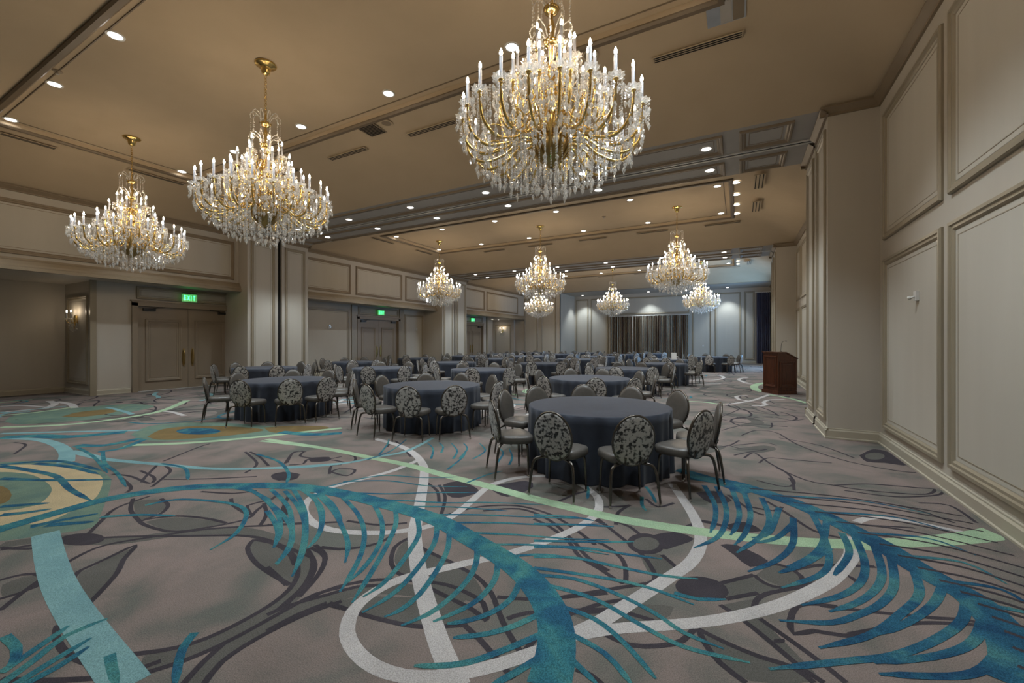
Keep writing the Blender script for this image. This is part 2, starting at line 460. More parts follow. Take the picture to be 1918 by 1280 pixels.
def door(name, D, label, gap=True):
    y0, y1 = D; H = 2.66
    t = thing(name, label, 'door', (XLL, (y0+y1)/2, 0), kind='structure'); w = (y1-y0)/2
    mb = MB()
    for s in (-1, 1):
        a, b = sorted((s*w, s*(w+.14))); mb.box(-.1, .07, a, b, 0, 2.8)
        a, b = sorted((s*(w-.02), s*(w+.01))); mb.box(-.12, .02, a, b, 0, 2.72)
    mb.box(-.1, .07, -w-.14, w+.14, 2.7, 2.84)
    mb.box(-.1, .10, -w-.18, w+.18, 2.84, 2.88)
    mb.quad((-.13,-w-.1,0),(-.13,w+.1,0),(-.13,w+.1,2.8),(-.13,-w-.1,2.8))  # added backing sheet behind the leaves, blocks outside light leaking through the gaps
    mb.build('door_frame', M_door, t)
    f = lambda a, b, h: (.015 + h, a, b)
    frame(t, f, -w-.02, w+.02, 2.92, 3.32, M_trim, 'transom_molding', inner=True, k=.7)
    mb = MB(); mb.box(-.1, 0.0, -w, w, 0, .012); mb.build('door_gap_light', M_white, t)  # pale strip standing in for corridor light leaking under the door
    for s in (-1, 1):
        a, b = sorted((s*.004, s*(w-.03)))
        mb = MB(); mb.box(-.11, -.06, a, b, .02, 2.71)
        leaf = mb.build('door_leaf', M_door, t)
        g = lambda p, q, h: (-.06 + h, p, q)
        frame(leaf, g, a+.2, b-.2, .3, 2.3, M_door, 'door_molding', k=.8)
        yh = s*.13
        mb = MB()
        n = 14
        ring = [(.02, yh + .05*math.cos(2*PI*k/n), 1.05 + .32*math.sin(2*PI*k/n)) for k in range(n)]
        mb.grid([[(-.06, p[1], p[2]) for p in ring], [(-.045, p[1], p[2]) for p in ring]], True); mb.cap([(-.045, p[1], p[2]) for p in ring])
        mb.tube([(-.05,yh,.8),(0,yh,.84),(.012,yh,.95),(.012,yh,1.15),(0,yh,1.26),(-.05,yh,1.3)], .014)
        mb.build('door_handle', M_brassd, leaf, True)
        mb = MB(); yc = s*(w-.32)
        mb.box(-.06, .01, yc-.16, yc+.16, 2.56, 2.64); mb.tube([(0,yc,2.6),(.02,yc-s*.2,2.67),(-.03,yc-s*.42,2.69)], .012, 6)
        mb.build('door_closer', M_black, leaf)
    return t
door('door_1', D1, 'taupe double door with brass pulls under nearest green exit sign')
door('door_2', D2, 'taupe double door under the middle green exit sign')
door('door_3', D3, 'taupe double door under the farthest green exit sign')

# end wall and far alcove ----------------------------------------------------
XE = -12.55
mb = MB()
mb.box(XLA, XE, YE, YE+.15, 0, ZS+.8)
mb.quad((XE,YE,0),(XE,YW,0),(XE,YW,ZS),(XE,YE,ZS))
wall_end = struct('wall_end', mb, M_wall, 'short panelled end wall left of the far striped curtain')
for a, b in ((-15.7,-14.45),(-14.15,-12.85)): panel(wall_end, pl_end, a, b, .27, 5.1)
strip(wall_end, pl_end, XLU, XE, BASE, M_base, 'baseboard'); strip(wall_end, pl_end, XLU, XE, CROWN, M_ctrim, 'crown_molding')
mb = MB(); mb.quad((XE,YW,0),(XR,YW,0),(XR,YW,ZS+.1),(XE,YW,ZS+.1))
wall_b = struct('wall_far', mb, M_wall, 'far back wall washed by downlights around the striped curtain')
for a, b, z0, z1 in ((-12.4,-11.3,.27,5.15),(-11.1,-9.6,.27,5.15),(-9.3,-3.35,3.75,5.15),(-3.15,-1.85,.27,5.15),(-1.6,.1,.27,5.15),(.3,.95,.27,5.15)):
    panel(wall_b, pl_back, a, b, z0, z1)
strip(wall_b, pl_back, XE, XR, BASE, M_base, 'baseboard')
mb = MB(); mb.quad((XE,YE,ZS),(XR,YE,ZS),(XR,YW,ZS),(XE,YW,ZS)); mb.quad((XE,YE,ZS),(XR,YE,ZS),(XR,YE,ZS+.1),(XE,YE,ZS+.1))
s_end = struct('ceiling_end_soffit', mb, M_soff, 'flat grey soffit over the far wall with small downlights', 'ceiling')
strip(s_end, lambda a,b,h:(a,YE-h+.1,b), XE, XR, [(ZS+.1,.0),(ZS+.1,.12),(ZS+.02,.12),(ZS-.02,.06),(ZS-.02,0)], M_ctrim, 'soffit_trim')
# wall behind the camera
mb = MB(); mb.quad((XLA,YB1,0),(XR,YB1,0),(XR,YB1,ZS+.1),(XLA,YB1,ZS+.1))
struct('wall_near', mb, M_wall, 'plain near end wall behind the viewpoint')

# ceilings -------------------------------------------------------------------
TX0, TX1 = -13.45, -.28
SECT = [('front', YB0, B1[0], 2.5, 6.16), ('middle', B1[1], B2[0], 13.3, 17.25), ('rear', B2[1], YE, 24.35, 28.4)]
def ring12(x0, x1, y0, y1, z, e=1.3):
    return [(x0,y0,z),(x0+e,y0,z),(x1-e,y0,z),(x1,y0,z),(x1,y0+e,z),(x1,y1-e,z),(x1,y1,z),(x1-e,y1,z),(x0+e,y1,z),(x0,y1,z),(x0,y1-e,z),(x0,y0+e,z)]
def ceiling(nm, ya, yb, ta, tb):
    mb = MB(); rows = []
    for k in range(9):
        t = k / 8; z = ZS + .70 * math.sin(t * PI / 2)
        x0 = XLU + (TX0 - XLU)*t; x1 = XR + (TX1 - XR)*t; y0 = ya + (ta - ya)*t; y1 = yb + (tb - yb)*t
        rows.append(ring12(x0, x1, y0, y1, z))
    mb.grid(rows, True)
    mb2 = MB(); mb2.grid([rows[-1], ring12(TX0, TX1, ta, tb, ZT)], True); mb2.quad((TX0,ta,ZT),(TX1,ta,ZT),(TX1,tb,ZT),(TX0,tb,ZT))
    o = struct('ceiling_' + nm, mb, M_ceil, 'tan coved ceiling with raised tray over the %s section' % nm, 'ceiling', True)
    mb2.build('tray_ceiling', M_ceil, o)
    f = lambda a, b, h: (a, b, ZS + .70 - h)
    frame(o, f, TX0-.13, TX1+.13, ta-.13, tb+.13, M_tray, 'tray_molding', [(0,0),(0,.03),(.03,.05),(.10,.05),(.13,.02),(.13,0)], False)
    g = lambda a, b, h: (a, b, ZT - h)
    frame(o, g, TX0+.12, TX1-.12, ta+.12, tb-.12, M_tray, 'tray_bead', [(0,0),(.004,.012),(.018,.012),(.022,0)], False)
    return o
for s_ in SECT: ceiling(*s_)
def beam(B, slot, nm):
    mb = MB(); mb.quad((XLL,B[0],ZS),(XR,B[0],ZS),(XR,B[1],ZS),(XLL,B[1],ZS))
    o = struct('ceiling_beam_soffit', mb, M_soff, 'grey beam soffit with framed panels %s' % nm, 'ceiling')
    for y0, y1 in ((B[0]+.14, slot[0]-.12), (slot[1]+.2, B[1]-.1)):
        for x0, x1 in ((-14.7,-13.75),(-13.6,-.28),(.0,.85)):
            frame(o, pl_soff, x0, x1, y0, y1, M_ctrim, 'soffit_molding')
    mb = MB(); mb.box(XLP, XRP, slot[0]+.04, slot[0]+.1, ZS-.006, ZS+.02); mb.build('track_slot', M_dark, o)
    for y in (slot[0]+.01, slot[0]+.13):
        mb = MB(); mb.box(XLP, XRP, y-.02, y+.015, ZS-.02, ZS); mb.build('track_rail', M_white, o)
    return o
beam(B1, SLOT1, 'above the nearest pillar')
beam(B2, SLOT2, 'above the far pillar')
mb = MB(); mb.quad((XLA,YB1,ZS),(XR,YB1,ZS),(XR,YB0,ZS),(XLA,YB0,ZS))
struct('ceiling_near_soffit', mb, M_soff, 'plain grey soffit above the viewpoint', 'ceiling')
# ------------------------------------------------------------------ carpet pattern (flat inlay laid on the floor)
def ground(u, v):
    a = (u - CX) / F_PX; t = CAM_H * F_PX / max(v - VH, 4.0)
    return (t * (-SN + a*CS), t * (CS + a*SN))
CROP = {'A': (0,720,2.2859), 'B': (500,800,2.667), 'C': (1000,800,2.667), 'D': (1300,680,2.1327), 'E': (1380,620,7.111), 'G': (1160,640,7.992), 'P': (0,0,1.0)}
def gp(c, pts):
    x0, y0, k = CROP[c]
    return [ground(x0 + x/k, y0 + y/k) for x, y in pts]
LAYER = {'o': 1, 'd': 2, 'w': 4, 'm': 5, 'c': 6, 'eg': 2.4, 'ec': 2.8, 'es': 3.2, 'eb': 3.6, 't': 7, 'b': 8, 'n': 9}
LM = {'o': C_olive, 'd': C_dark, 'w': C_white, 'm': C_mint, 'c': C_cyan, 'eg': C_green, 'ec': C_cream, 'es': C_green, 'eb': C_brown, 't': C_teal, 'b': C_blue, 'n': C_dark}
LN = {'o': 'grey_green_inlay', 'd': 'charcoal_outline', 'w': 'white_ribbon', 'm': 'mint_ribbon', 'c': 'pale_cyan_ribbon', 'eg': 'sage_border', 'ec': 'cream_patch', 'es': 'sage_patch', 'eb': 'ochre_patch', 't': 'teal_plume', 'b': 'blue_plume', 'n': 'charcoal_strand'}
BUF = {k: MB() for k in LAYER}
NRIB = {k: 0 for k in LAYER}
def lz(layer):
    # every stroke sits a hair above the one before it
    NRIB[layer] += 1
    return .00025 * LAYER[layer] + 8e-6 * (NRIB[layer] % 29)
XMIN, XMAX, YMIN, YMAX = XLA+.05, XR-.06, YB1+.05, YW-.05
def clampxy(p, x1=None):
    return (min(max(p[0], XMIN), XMAX), min(max(p[1], YMIN), YMAX))
def ribbon(layer, world, w0, w1=None, taper=False, step=.06, top=False):
    w1 = w0 if w1 is None else w1
    P = catmull(world, step); n = len(P); z = (.00025*LAYER[layer] + .000238) if top else lz(layer)
    L, R = [], []
    for i, p in enumerate(P):
        a, b = P[max(i-1,0)], P[min(i+1,n-1)]
        dx, dy = b[0]-a[0], b[1]-a[1]; d = math.hypot(dx, dy) or 1
        t = i/(n-1); w = (w0 + (w1-w0)*t) / 2
        if taper: w *= max(.45, min(1.0, (1-t)*9))
        q = clampxy((p[0]-dy/d*w, p[1]+dx/d*w)); r = clampxy((p[0]+dy/d*w, p[1]-dx/d*w))
        L.append((q[0],q[1],z)); R.append((r[0],r[1],z))
    BUF[layer].grid([L, R])
def blob(layer, world, dz=0):
    P = catmull(world + [world[0]], .08)[:-1]; z = lz(layer)
    BUF[layer].cap([(*clampxy(p), z + dz) for p in P])
def oval(layer, c, x, y, rx, ry, rot=0):
    blob(layer, gp(c, [(x + rx*math.cos(t)*math.cos(rot) - ry*math.sin(t)*math.sin(rot), y + rx*math.cos(t)*math.sin(rot) + ry*math.sin(t)*math.cos(rot)) for t in [k*PI/6 for k in range(12)]]))
def R_(layer, c, pts, w0, w1=None, taper=False): ribbon(layer, gp(c, pts), w0, w1, taper)

# charcoal outlines, traced curve by curve
for p in [
 [(0,710),(250,675),(500,655),(800,650),(1050,650),(1180,680),(1260,740),(1270,830),(1180,930),(950,1060),(750,1130),(500,1165)],
 [(0,970),(100,890),(200,820),(330,740),(450,690),(650,655),(900,620),(1150,605),(1463,590)],
 [(340,800),(450,750),(580,690),(530,750),(500,810),(420,900),(350,970)], [(340,800),(300,850),(320,920)],
 [(1090,665),(1060,700),(1100,770),(1240,860)], [(1090,665),(1200,690),(1330,740)],
 [(1330,700),(1390,740),(1360,820),(1280,910)], [(1310,700),(1340,760),(1310,850),(1200,970)],
 [(580,1250),(800,1180),(1000,1090),(1200,980),(1350,900),(1463,870)],
 [(870,1290),(950,1190),(1100,1090),(1300,990),(1463,930)], [(780,1290),(870,1190),(960,1110)],
 [(250,1030),(240,1080),(280,1150),(360,1190),(420,1210)], [(0,1265),(200,1270),(420,1258),(560,1230),(690,1185)],
 [(570,490),(560,540),(600,590)], [(690,490),(720,520),(680,560),(600,590),(720,630),(850,620),(1050,580),(1100,540),(1180,480)],
 [(620,580),(750,565),(880,575),(970,595)], [(380,640),(430,590),(500,530),(640,480)],
 [(0,840),(100,815),(180,820),(150,870),(0,920)], [(0,700),(120,705),(260,690)],
 [(990,490),(1000,520),(1070,560),(1060,520),(1140,500)], [(1110,610),(1140,560),(1130,510)], [(1220,590),(1210,540),(1240,470)],
 [(1360,700),(1463,708)], [(1410,945),(1463,960)],
 [(60,300),(110,260),(60,250)], [(540,465),(560,440),(500,385)], [(650,440),(700,400),(730,370),(700,345)], [(480,385),(560,395),(640,425),(660,400),(600,370)],
 [(700,330),(850,270),(900,255)], [(1050,380),(1100,340),(1050,290)], [(1070,290),(1110,310),(1150,350)], [(1220,340),(1260,290),(1310,290)], [(1300,290),(1290,310),(1400,320),(1463,310)],
 [(680,340),(620,400),(610,420)], [(1410,385),(1420,350),(1463,345)], [(700,408),(900,405),(1100,395)], [(860,460),(1000,468),(1100,455)],
]: R_('d', 'A', p, .035, .035)
for p in [
 [(620,660),(640,600),(700,560),(760,540)], [(620,660),(640,720),(760,780),(900,850),(1020,910),(1100,970)],
 [(190,865),(350,800),(550,765),(750,770),(900,790),(1000,830),(1080,880),(1100,960)],
 [(310,880),(450,930),(620,975),(780,1000),(1000,990)], [(0,1020),(150,940),(300,880)], [(0,940),(120,890),(300,840),(450,800),(640,790)],
 [(960,700),(1050,750),(1120,830),(1160,930),(1200,1020),(1270,1130)],
 [(980,985),(1060,1060),(1130,1140),(1230,1260)], [(700,560),(800,620),(950,690)],
 [(0,570),(100,620),(140,690)], [(200,610),(240,690),(200,780),(60,910)], [(240,590),(290,640),(270,720),(160,850)], [(0,700),(100,790)],
 [(800,280),(850,320),(860,380)], [(860,290),(890,350),(870,440)], [(900,440),(1060,400),(1250,395),(1420,440),(1550,520),(1640,590)],
 [(1080,420),(1260,410),(1400,460),(1520,560),(1600,650),(1707,720)],
 [(1150,850),(1300,860),(1500,850),(1700,830)], [(1200,960),(1300,930),(1500,930),(1700,920)], [(1280,1130),(1340,1060)],
 [(1630,460),(1707,500)], [(0,490),(200,480)], [(270,600),(400,610),(560,580),(640,530)], [(400,470),(560,490),(700,480)],
 [(1440,380),(1560,330),(1640,320)], [(70,350),(100,420),(70,470)], [(100,180),(130,130),(180,120)], [(110,190),(180,185),(210,160),(320,165),(420,180),(440,150),(380,130)],
 [(320,225),(360,210),(440,215),(400,245),(320,225)], [(600,100),(640,70),(720,150)],
]: R_('d', 'B', p, .035)
for p in [
 [(0,460),(80,500),(170,570),(230,650),(330,710),(440,780),(460,740),(440,660),(350,590),(250,555)],
 [(320,460),(420,540),(520,620),(580,690),(600,770),(450,800),(120,855)],
 [(400,470),(480,500),(530,540)], [(640,640),(720,710)], [(170,940),(350,880),(500,860)], [(170,920),(260,915),(420,920),(600,970)],
 [(360,1040),(480,1090),(620,1095),(740,1070),(800,1010)],
 [(820,1010),(860,1090),(930,1180),(1060,1280)], [(820,1010),(960,1080),(1130,1150),(1290,1200),(1400,1280)],
 [(930,890),(1050,970),(1200,1090),(1330,1200),(1450,1280)], [(1130,960),(1300,1080),(1450,1190),(1560,1280)],
 [(1100,910),(1110,870),(1160,835),(1330,800),(1500,760)], [(920,785),(1100,740)], [(960,860),(1120,830)],
 [(1100,740),(1150,780),(1240,805),(1350,780),(1290,710),(1180,680)],
 [(1520,900),(1450,890),(1370,885),(1310,900),(1280,970),(1300,1035),(1400,1020),(1560,1045),(1707,1030)],
 [(1290,715),(1450,690),(1707,700)], [(1500,760),(1560,740),(1620,780)], [(210,1210),(280,1240),(340,1290)],
 [(560,360),(620,400),(700,380)], [(300,400),(360,400),(470,395)], [(480,390),(420,430),(410,490)], [(760,500),(850,470),(960,500)],
 [(1080,400),(1200,420),(1240,400)], [(1160,370),(1260,430),(1400,520),(1560,560)], [(820,470),(920,490),(1010,520)], [(970,340),(1090,420),(1150,440)],
]: R_('d', 'C', p, .035)
for p in [
 [(620,1085),(760,1060),(900,1040),(1100,1045),(1210,1060)], [(500,970),(620,985),(900,1015),(1100,1030),(1200,1060)],
 [(200,380),(240,360),(300,400),(370,440),(400,480),(360,495),(250,470)], [(380,460),(395,480),(400,510)], [(260,400),(300,380),(420,390),(550,400)],
 [(560,490),(700,485),(900,500),(960,505),(930,525),(800,520),(650,505),(560,490)], [(600,510),(800,535),(960,530),(1000,515)],
 [(560,490),(450,470),(330,420)], [(0,330),(60,340),(140,330),(180,310)], [(140,330),(200,345),(290,345),(200,360),(160,370)], [(160,330),(280,320),(330,330)],
 [(110,270),(200,250),(300,260),(310,240)], [(190,290),(250,270),(330,280),(420,330),(600,390),(800,430),(900,440)],
 [(340,300),(500,330),(640,380)], [(670,375),(720,355),(780,370),(760,395),(690,390),(670,375)], [(780,385),(850,410),(900,440)],
 [(110,215),(180,185),(160,170)], [(200,225),(300,215),(390,230),(440,225)], [(230,180),(300,200),(420,200)], [(50,150),(150,155),(240,175)], [(300,150),(330,165),(430,180)],
 [(900,560),(1020,570),(1130,640)], [(760,560),(900,590),(1040,640)], [(700,650),(800,655),(880,660)],
]: R_('d', 'D', p, .03)
# dark pebbles
oval('d', 'A', 350, 665, 100, 26, -.05); oval('d', 'C', 840, 810, 135, 60, .15); oval('d', 'A', 1220, 395, 60, 18)
for p in [[(600,540),(700,525),(800,560),(700,600),(640,610)], [(930,590),(1010,590),(1170,670),(1080,700),(1000,640)], [(810,330),(900,320),(990,370),(880,380)], [(960,490),(1050,475),(1140,520),(1020,525)], [(1200,1060),(1250,1060),(1250,1080),(1200,1080)]]:
    blob('d', gp('C', p))
for p in [[(880,290),(960,270),(1060,320),(960,355),(900,340)], [(1100,300),(1290,270),(1330,300),(1200,350)], [(210,155),(310,150),(310,170),(220,175)], [(20,250),(80,225),(170,240),(60,270)]]:
    blob('d', gp('B', p))
blob('d', gp('D', [(660,370),(720,345),(800,365),(860,410),(760,400),(690,395)]))
oval('d', 'C', 560, 585, 95, 52, .1)
# grey green leaf fills
for c, p in [('A', [(340,810),(450,755),(570,700),(530,750),(490,820),(360,950),(320,920)]), ('A', [(1090,670),(1070,705),(1110,770),(1240,850),(1262,760),(1180,690)]),
             ('A', [(620,590),(750,570),(960,595),(850,618),(720,625)]), ('A', [(570,500),(690,495),(715,525),(600,585)]), ('A', [(10,860),(100,825),(175,825),(140,870),(10,910)]),
             ('B', [(640,640),(690,570),(800,625),(950,700),(1040,760),(1080,870),(900,840),(660,720)]), ('B', [(330,880),(450,850),(640,850),(900,860),(1050,930),(980,980),(780,990),(500,940)]),
             ('C', [(520,620),(640,640),(720,710),(600,760)]), ('C', [(940,790),(1090,750),(1150,785),(1230,805),(1110,835),(970,855)]), ('C', [(940,890),(1120,860),(1110,910),(1140,960),(1440,1270),(1300,1190),(1050,980)]),
             ('C', [(1110,740),(1190,690),(1290,715),(1345,780),(1240,800)]), ('C', [(170,930),(400,890),(700,900),(600,990),(420,1030)]), ('C', [(840,1030),(960,1090),(1130,1160),(1280,1205),(1380,1275),(1080,1270),(930,1170)]),
             ('D', [(10,340),(70,330),(130,335),(60,360)]), ('D', [(150,345),(280,330),(330,345),(250,360)])]:
    blob('o', gp(c, p))
ribbon('o', gp('A', [(0,690),(250,660),(500,672),(800,635),(1050,632),(1220,690),(1300,760),(1270,880),(1150,980),(900,1110),(600,1200)]), .13)
ribbon('o', gp('A', [(830,1290),(940,1160),(1100,1060),(1290,965),(1463,900)]), .12)
ribbon('o', gp('B', [(0,980),(150,915),(300,860),(480,815),(640,810),(800,830),(980,880)]), .12)
# ovals drawn on top of the pebble ring
z_ = .00025*LAYER['d'] + .000242
BUF['o'].cap([(*ground(1000+(560+66*math.cos(t)-0*math.sin(t))/2.667, 800+(585+34*math.sin(t))/2.667), z_) for t in [k*PI/8 for k in range(16)]])
BUF['o'].cap([(*ground(1300+(722+40*math.cos(t))/2.1327, 680+(373+14*math.sin(t))/2.1327), z_) for t in [k*PI/8 for k in range(16)]])

# white ribbons
R_('w', 'B', [(540,60),(650,90),(730,130),(780,190),(785,250),(772,340),(755,430),(738,520),(742,600),(755,700),(790,850),(850,1050),(910,1200),(960,1300)], .10, .115)
R_('w', 'B', [(760,165),(640,215),(500,255),(330,300),(240,340),(195,380),(188,430),(240,485),(350,520),(550,530),(720,515),(830,490),(920,450),(1000,390),(1090,310),(1150,280),(1250,255),(1370,245),(1470,255),(1560,285),(1640,340),(1660,390),(1640,440),(1560,500),(1400,570),(1200,635),(1000,680),(850,715),(720,745),(600,790),(500,850),(430,920),(402,1000),(408,1060),(450,1130),(540,1200),(680,1245),(850,1250),(1000,1225),(1150,1190),(1300,1140),(1420,1100),(1523,1070)], .075, .085)
R_('w', 'C', [(190,1045),(400,1010),(600,995),(800,980),(1000,950),(1200,900),(1350,840),(1480,770),(1550,700),(1588,640),(1580,580),(1560,545)], .085, .10)
R_('w', 'C', [(190,1040),(320,980),(450,900),(560,830),(680,750),(780,680),(828,600),(830,530),(800,450),(750,370),(690,285)], .10, .09)
R_('w', 'D', [(650,637),(690,622),(760,620),(900,640),(1050,672),(1160,695)], .07, .05)
R_('w', 'D', [(600,690),(640,720),(700,740)], .05)
# mint band
R_('m', 'A', [(1115,243),(1280,262),(1463,285)], .07)
ribbon('m', gp('B', [(0,62),(300,110),(500,150),(700,190),(900,245),(1100,295),(1300,350),(1500,400)]) + gp('C', [(400,455),(600,490),(800,520),(1000,545),(1200,565),(1400,580),(1600,588),(1700,600)]), .10, .17)
R_('m', 'D', [(640,725),(760,722),(900,715),(1040,705),(1150,692),(1215,680)], .14, .2)
# pale cyan
R_('c', 'A', [(400,312),(480,325),(700,345),(900,362),(1100,362),(1300,352),(1463,340)], .10, .08)
R_('c', 'B', [(0,208),(200,200),(400,180),(550,150),(700,120),(830,55)], .08, .07)
R_('c', 'A', [(195,640),(215,740),(250,850),(310,960),(400,1090),(490,1210),(550,1295)], .16, .165)
R_('c', 'A', [(0,232),(100,234),(180,240),(250,262),(285,295),(282,335)], .12, .17)
R_('c', 'A', [(300,287),(360,300),(420,315)], .12)
# the eye motif at the left edge
blob('eg', gp('A', [(-500,420),(-300,360),(0,335),(200,330),(380,355),(460,390),(475,430),(430,560),(390,615),(200,645),(0,672),(-300,680),(-550,560)]))
blob('ec', gp('A', [(-420,440),(-200,370),(0,348),(250,347),(400,380),(440,410),(415,480),(350,520),(200,590),(0,605),(-250,620),(-450,540)]))
blob('es', gp('A', [(-260,460),(-120,395),(0,377),(130,387),(210,430),(215,470),(150,520),(0,545),(-180,560)]))
oval('eb', 'A', -25, 475, 75, 42)
# far motifs on the left
blob('eg', gp('A', [(20,160),(60,135),(200,115),(400,95),(560,85),(660,95),(560,120),(400,150),(200,165),(80,172)]))
blob('es', gp('A', [(60,155),(140,138),(300,122),(250,150),(150,165)])); blob('eb', gp('A', [(260,140),(350,118),(510,106),(470,125),(350,140)]))
blob('eg', gp('A', [(560,215),(640,180),(800,165),(1000,168),(1160,180),(1300,190),(1200,215),(1000,235),(800,243),(620,240)]))
blob('eb', gp('A', [(630,225),(700,192),(830,180),(1000,182),(1130,196),(1000,218),(800,235),(680,238)]))
blob('eb', gp('A', [(1130,186),(1260,178),(1400,182),(1380,196),(1240,210),(1160,205)]))
oval('b', 'A', 850, 202, 95, 14)
for p, l, w_ in [([(0,185),(300,172),(560,140),(700,112),(800,70)], 'm', .16), ([(0,212),(250,205),(600,198)], 'c', .12), ([(540,262),(800,252),(1050,232),(1300,205),(1463,188)], 'm', .14),
                 ([(190,105),(235,85),(210,72)], 'w', .14), ([(240,75),(300,85),(320,102)], 'w', .14), ([(690,115),(740,120),(790,135)], 'w', .1), ([(0,95),(100,92),(190,98)], 'w', .1),
                 ([(0,120),(60,122),(130,118)], 'c', .1), ([(1200,205),(1330,215),(1463,210)], 't', .2), ([(540,205),(300,225),(150,222),(0,230)], 't', .25), ([(600,232),(450,262),(330,262)], 't', .16), ([(620,236),(520,275),(420,290)], 't', .1)]:
    R_(l, 'A', p, w_)
# teal plume: spine
sp1 = gp('A', [(-200,690),(0,622),(150,578),(300,535),(450,495),(650,460),(850,440),(1050,436)]) + gp('B', [(0,293),(150,300),(300,320),(450,350),(600,388),(750,430),(880,480),(1000,550),(1120,620),(1250,705),(1350,805),(1415,910),(1445,1020),(1440,1150),(1405,1300)])
ribbon('t', sp1, .17, .205, top=True)
BARB_B = [
 [(90,320),(150,390),(185,470),(185,560),(165,650),(130,740)], [(0,370),(80,440),(125,520),(115,600),(50,690)], [(230,335),(265,420),(270,500),(240,570),(200,610)], [(0,420),(40,480),(55,540),(35,605)],
 [(250,335),(330,420),(380,510),(405,590),(390,680)], [(370,345),(450,430),(485,520),(475,620),(430,720),(365,825)], [(530,380),(570,460),(575,540),(540,630),(460,730),(385,790)], [(640,405),(645,480),(610,570),(550,680),(490,780),(425,880)],
 [(750,450),(760,530),(720,610),(640,720),(560,800),(480,850)], [(850,480),(840,570),(780,670),(680,790),(580,870),(475,930)], [(910,505),(905,600),(860,700),(760,840),(660,920),(585,950)],
 [(1050,590),(1045,680),(1000,770),(900,870),(800,940),(670,995)], [(1155,650),(1140,760),(1060,860),(960,920),(830,975)], [(1270,760),(1220,860),(1120,930),(1000,970),(900,985)], [(1390,920),(1250,990),(1100,1035),(930,1055)],
 [(1410,1020),(1200,1110),(1000,1180),(850,1195),(735,1195)], [(1400,1130),(1240,1230),(1110,1300)]]
for p in BARB_B: R_('t', 'B', p, .045, .038, True)
for p in [[(1050,440),(1130,490),(1190,560),(1200,640),(1170,700)], [(1160,450),(1230,520),(1250,600),(1240,690),(1180,770)], [(1250,440),(1300,530),(1310,640),(1290,740),(1250,825)], [(1000,445),(1080,460),(1160,500)], [(620,520),(750,495),(900,500),(1020,520),(1055,560),(1010,640),(900,710)], [(430,570),(600,560),(750,565)], [(1280,440),(1370,520),(1375,620),(1320,700)], [(1330,440),(1420,510),(1463,590)], [(835,1065),(790,1120),(765,1190),(750,1290)], [(470,1160),(480,1220),(500,1290)], [(20,1080),(70,1130),(60,1190),(30,1210)],
          [(0,1290),(150,1180),(280,1080),(460,1005)], [(0,1240),(130,1150),(295,1035)], [(60,1290),(220,1190),(390,1088)], [(100,1290),(250,1210),(380,1125)],
          [(440,290),(450,340),(500,380),(540,440)], [(690,340),(790,360),(805,410)], [(1100,300),(1190,330),(1235,380),(1225,430)], [(330,270),(400,310),(460,380)]]: R_('t', 'A', p, .048, .038, True)
for p in [[(560,365),(700,370),(900,380),(1100,378),(1390,390)], [(420,330),(600,335),(800,330),(1050,330)], [(380,275),(600,270),(800,295),(1000,300)], [(830,440),(1050,440),(1300,450),(1600,460)],
          [(900,480),(1150,480),(1400,490),(1700,485)], [(1000,530),(1250,540),(1500,560),(1707,565)], [(1100,590),(1300,590),(1500,605),(1707,640)], [(1200,650),(1400,640),(1707,685)], [(300,300),(560,245),(800,255),(960,250)], [(650,400),(900,400),(1200,420)],
          [(500,165),(620,120),(700,60)], [(560,140),(600,90),(610,60)], [(900,215),(980,150),(990,120)], [(930,160),(950,120),(920,80)], [(1030,160),(1090,120),(1060,80)], [(1000,280),(1100,240),(1180,220)], [(820,160),(830,110),(800,80)], [(870,130),(880,100),(860,80)], [(960,160),(1000,110),(980,80)], [(1210,190),(1225,150),(1210,110)], [(1150,180),(1180,130),(1150,100)]]: R_('t', 'B', p, .035, .02, True)
for p in [[(0,600),(150,600),(300,612),(480,640),(640,660)], [(0,650),(200,655),(420,700),(650,745),(820,760)], [(0,705),(250,740),(480,780),(650,830),(800,890)], [(0,740),(200,760),(400,830),(600,930),(750,1030),(950,1110)],
          [(60,790),(300,860),(550,1000),(750,1100),(1080,1180)], [(110,890),(300,960),(450,1080),(610,1260)], [(130,1010),(350,1130),(490,1290)], [(120,1100),(320,1290)], [(700,830),(820,862),(960,862)], [(0,440),(200,452),(300,470)], [(0,485),(220,490),(400,500)], [(0,570),(300,575),(500,575)],
          [(540,350),(540,390),(560,420)], [(250,270),(270,310),(268,360)], [(560,300),(590,340),(610,380)]]: R_('t', 'C', p, .04, .03, True)
for p in [[(0,350),(130,370),(240,395),(300,450),(390,500)], [(150,340),(300,355),(420,385)], [(0,405),(250,412),(480,408)], [(0,525),(100,518),(210,510)], [(0,562),(100,552),(220,535)], [(130,612),(280,580),(420,555)], [(0,345),(250,330),(430,370)], [(200,605),(400,590)]]: R_('b', 'A', p, .09, .05, True)
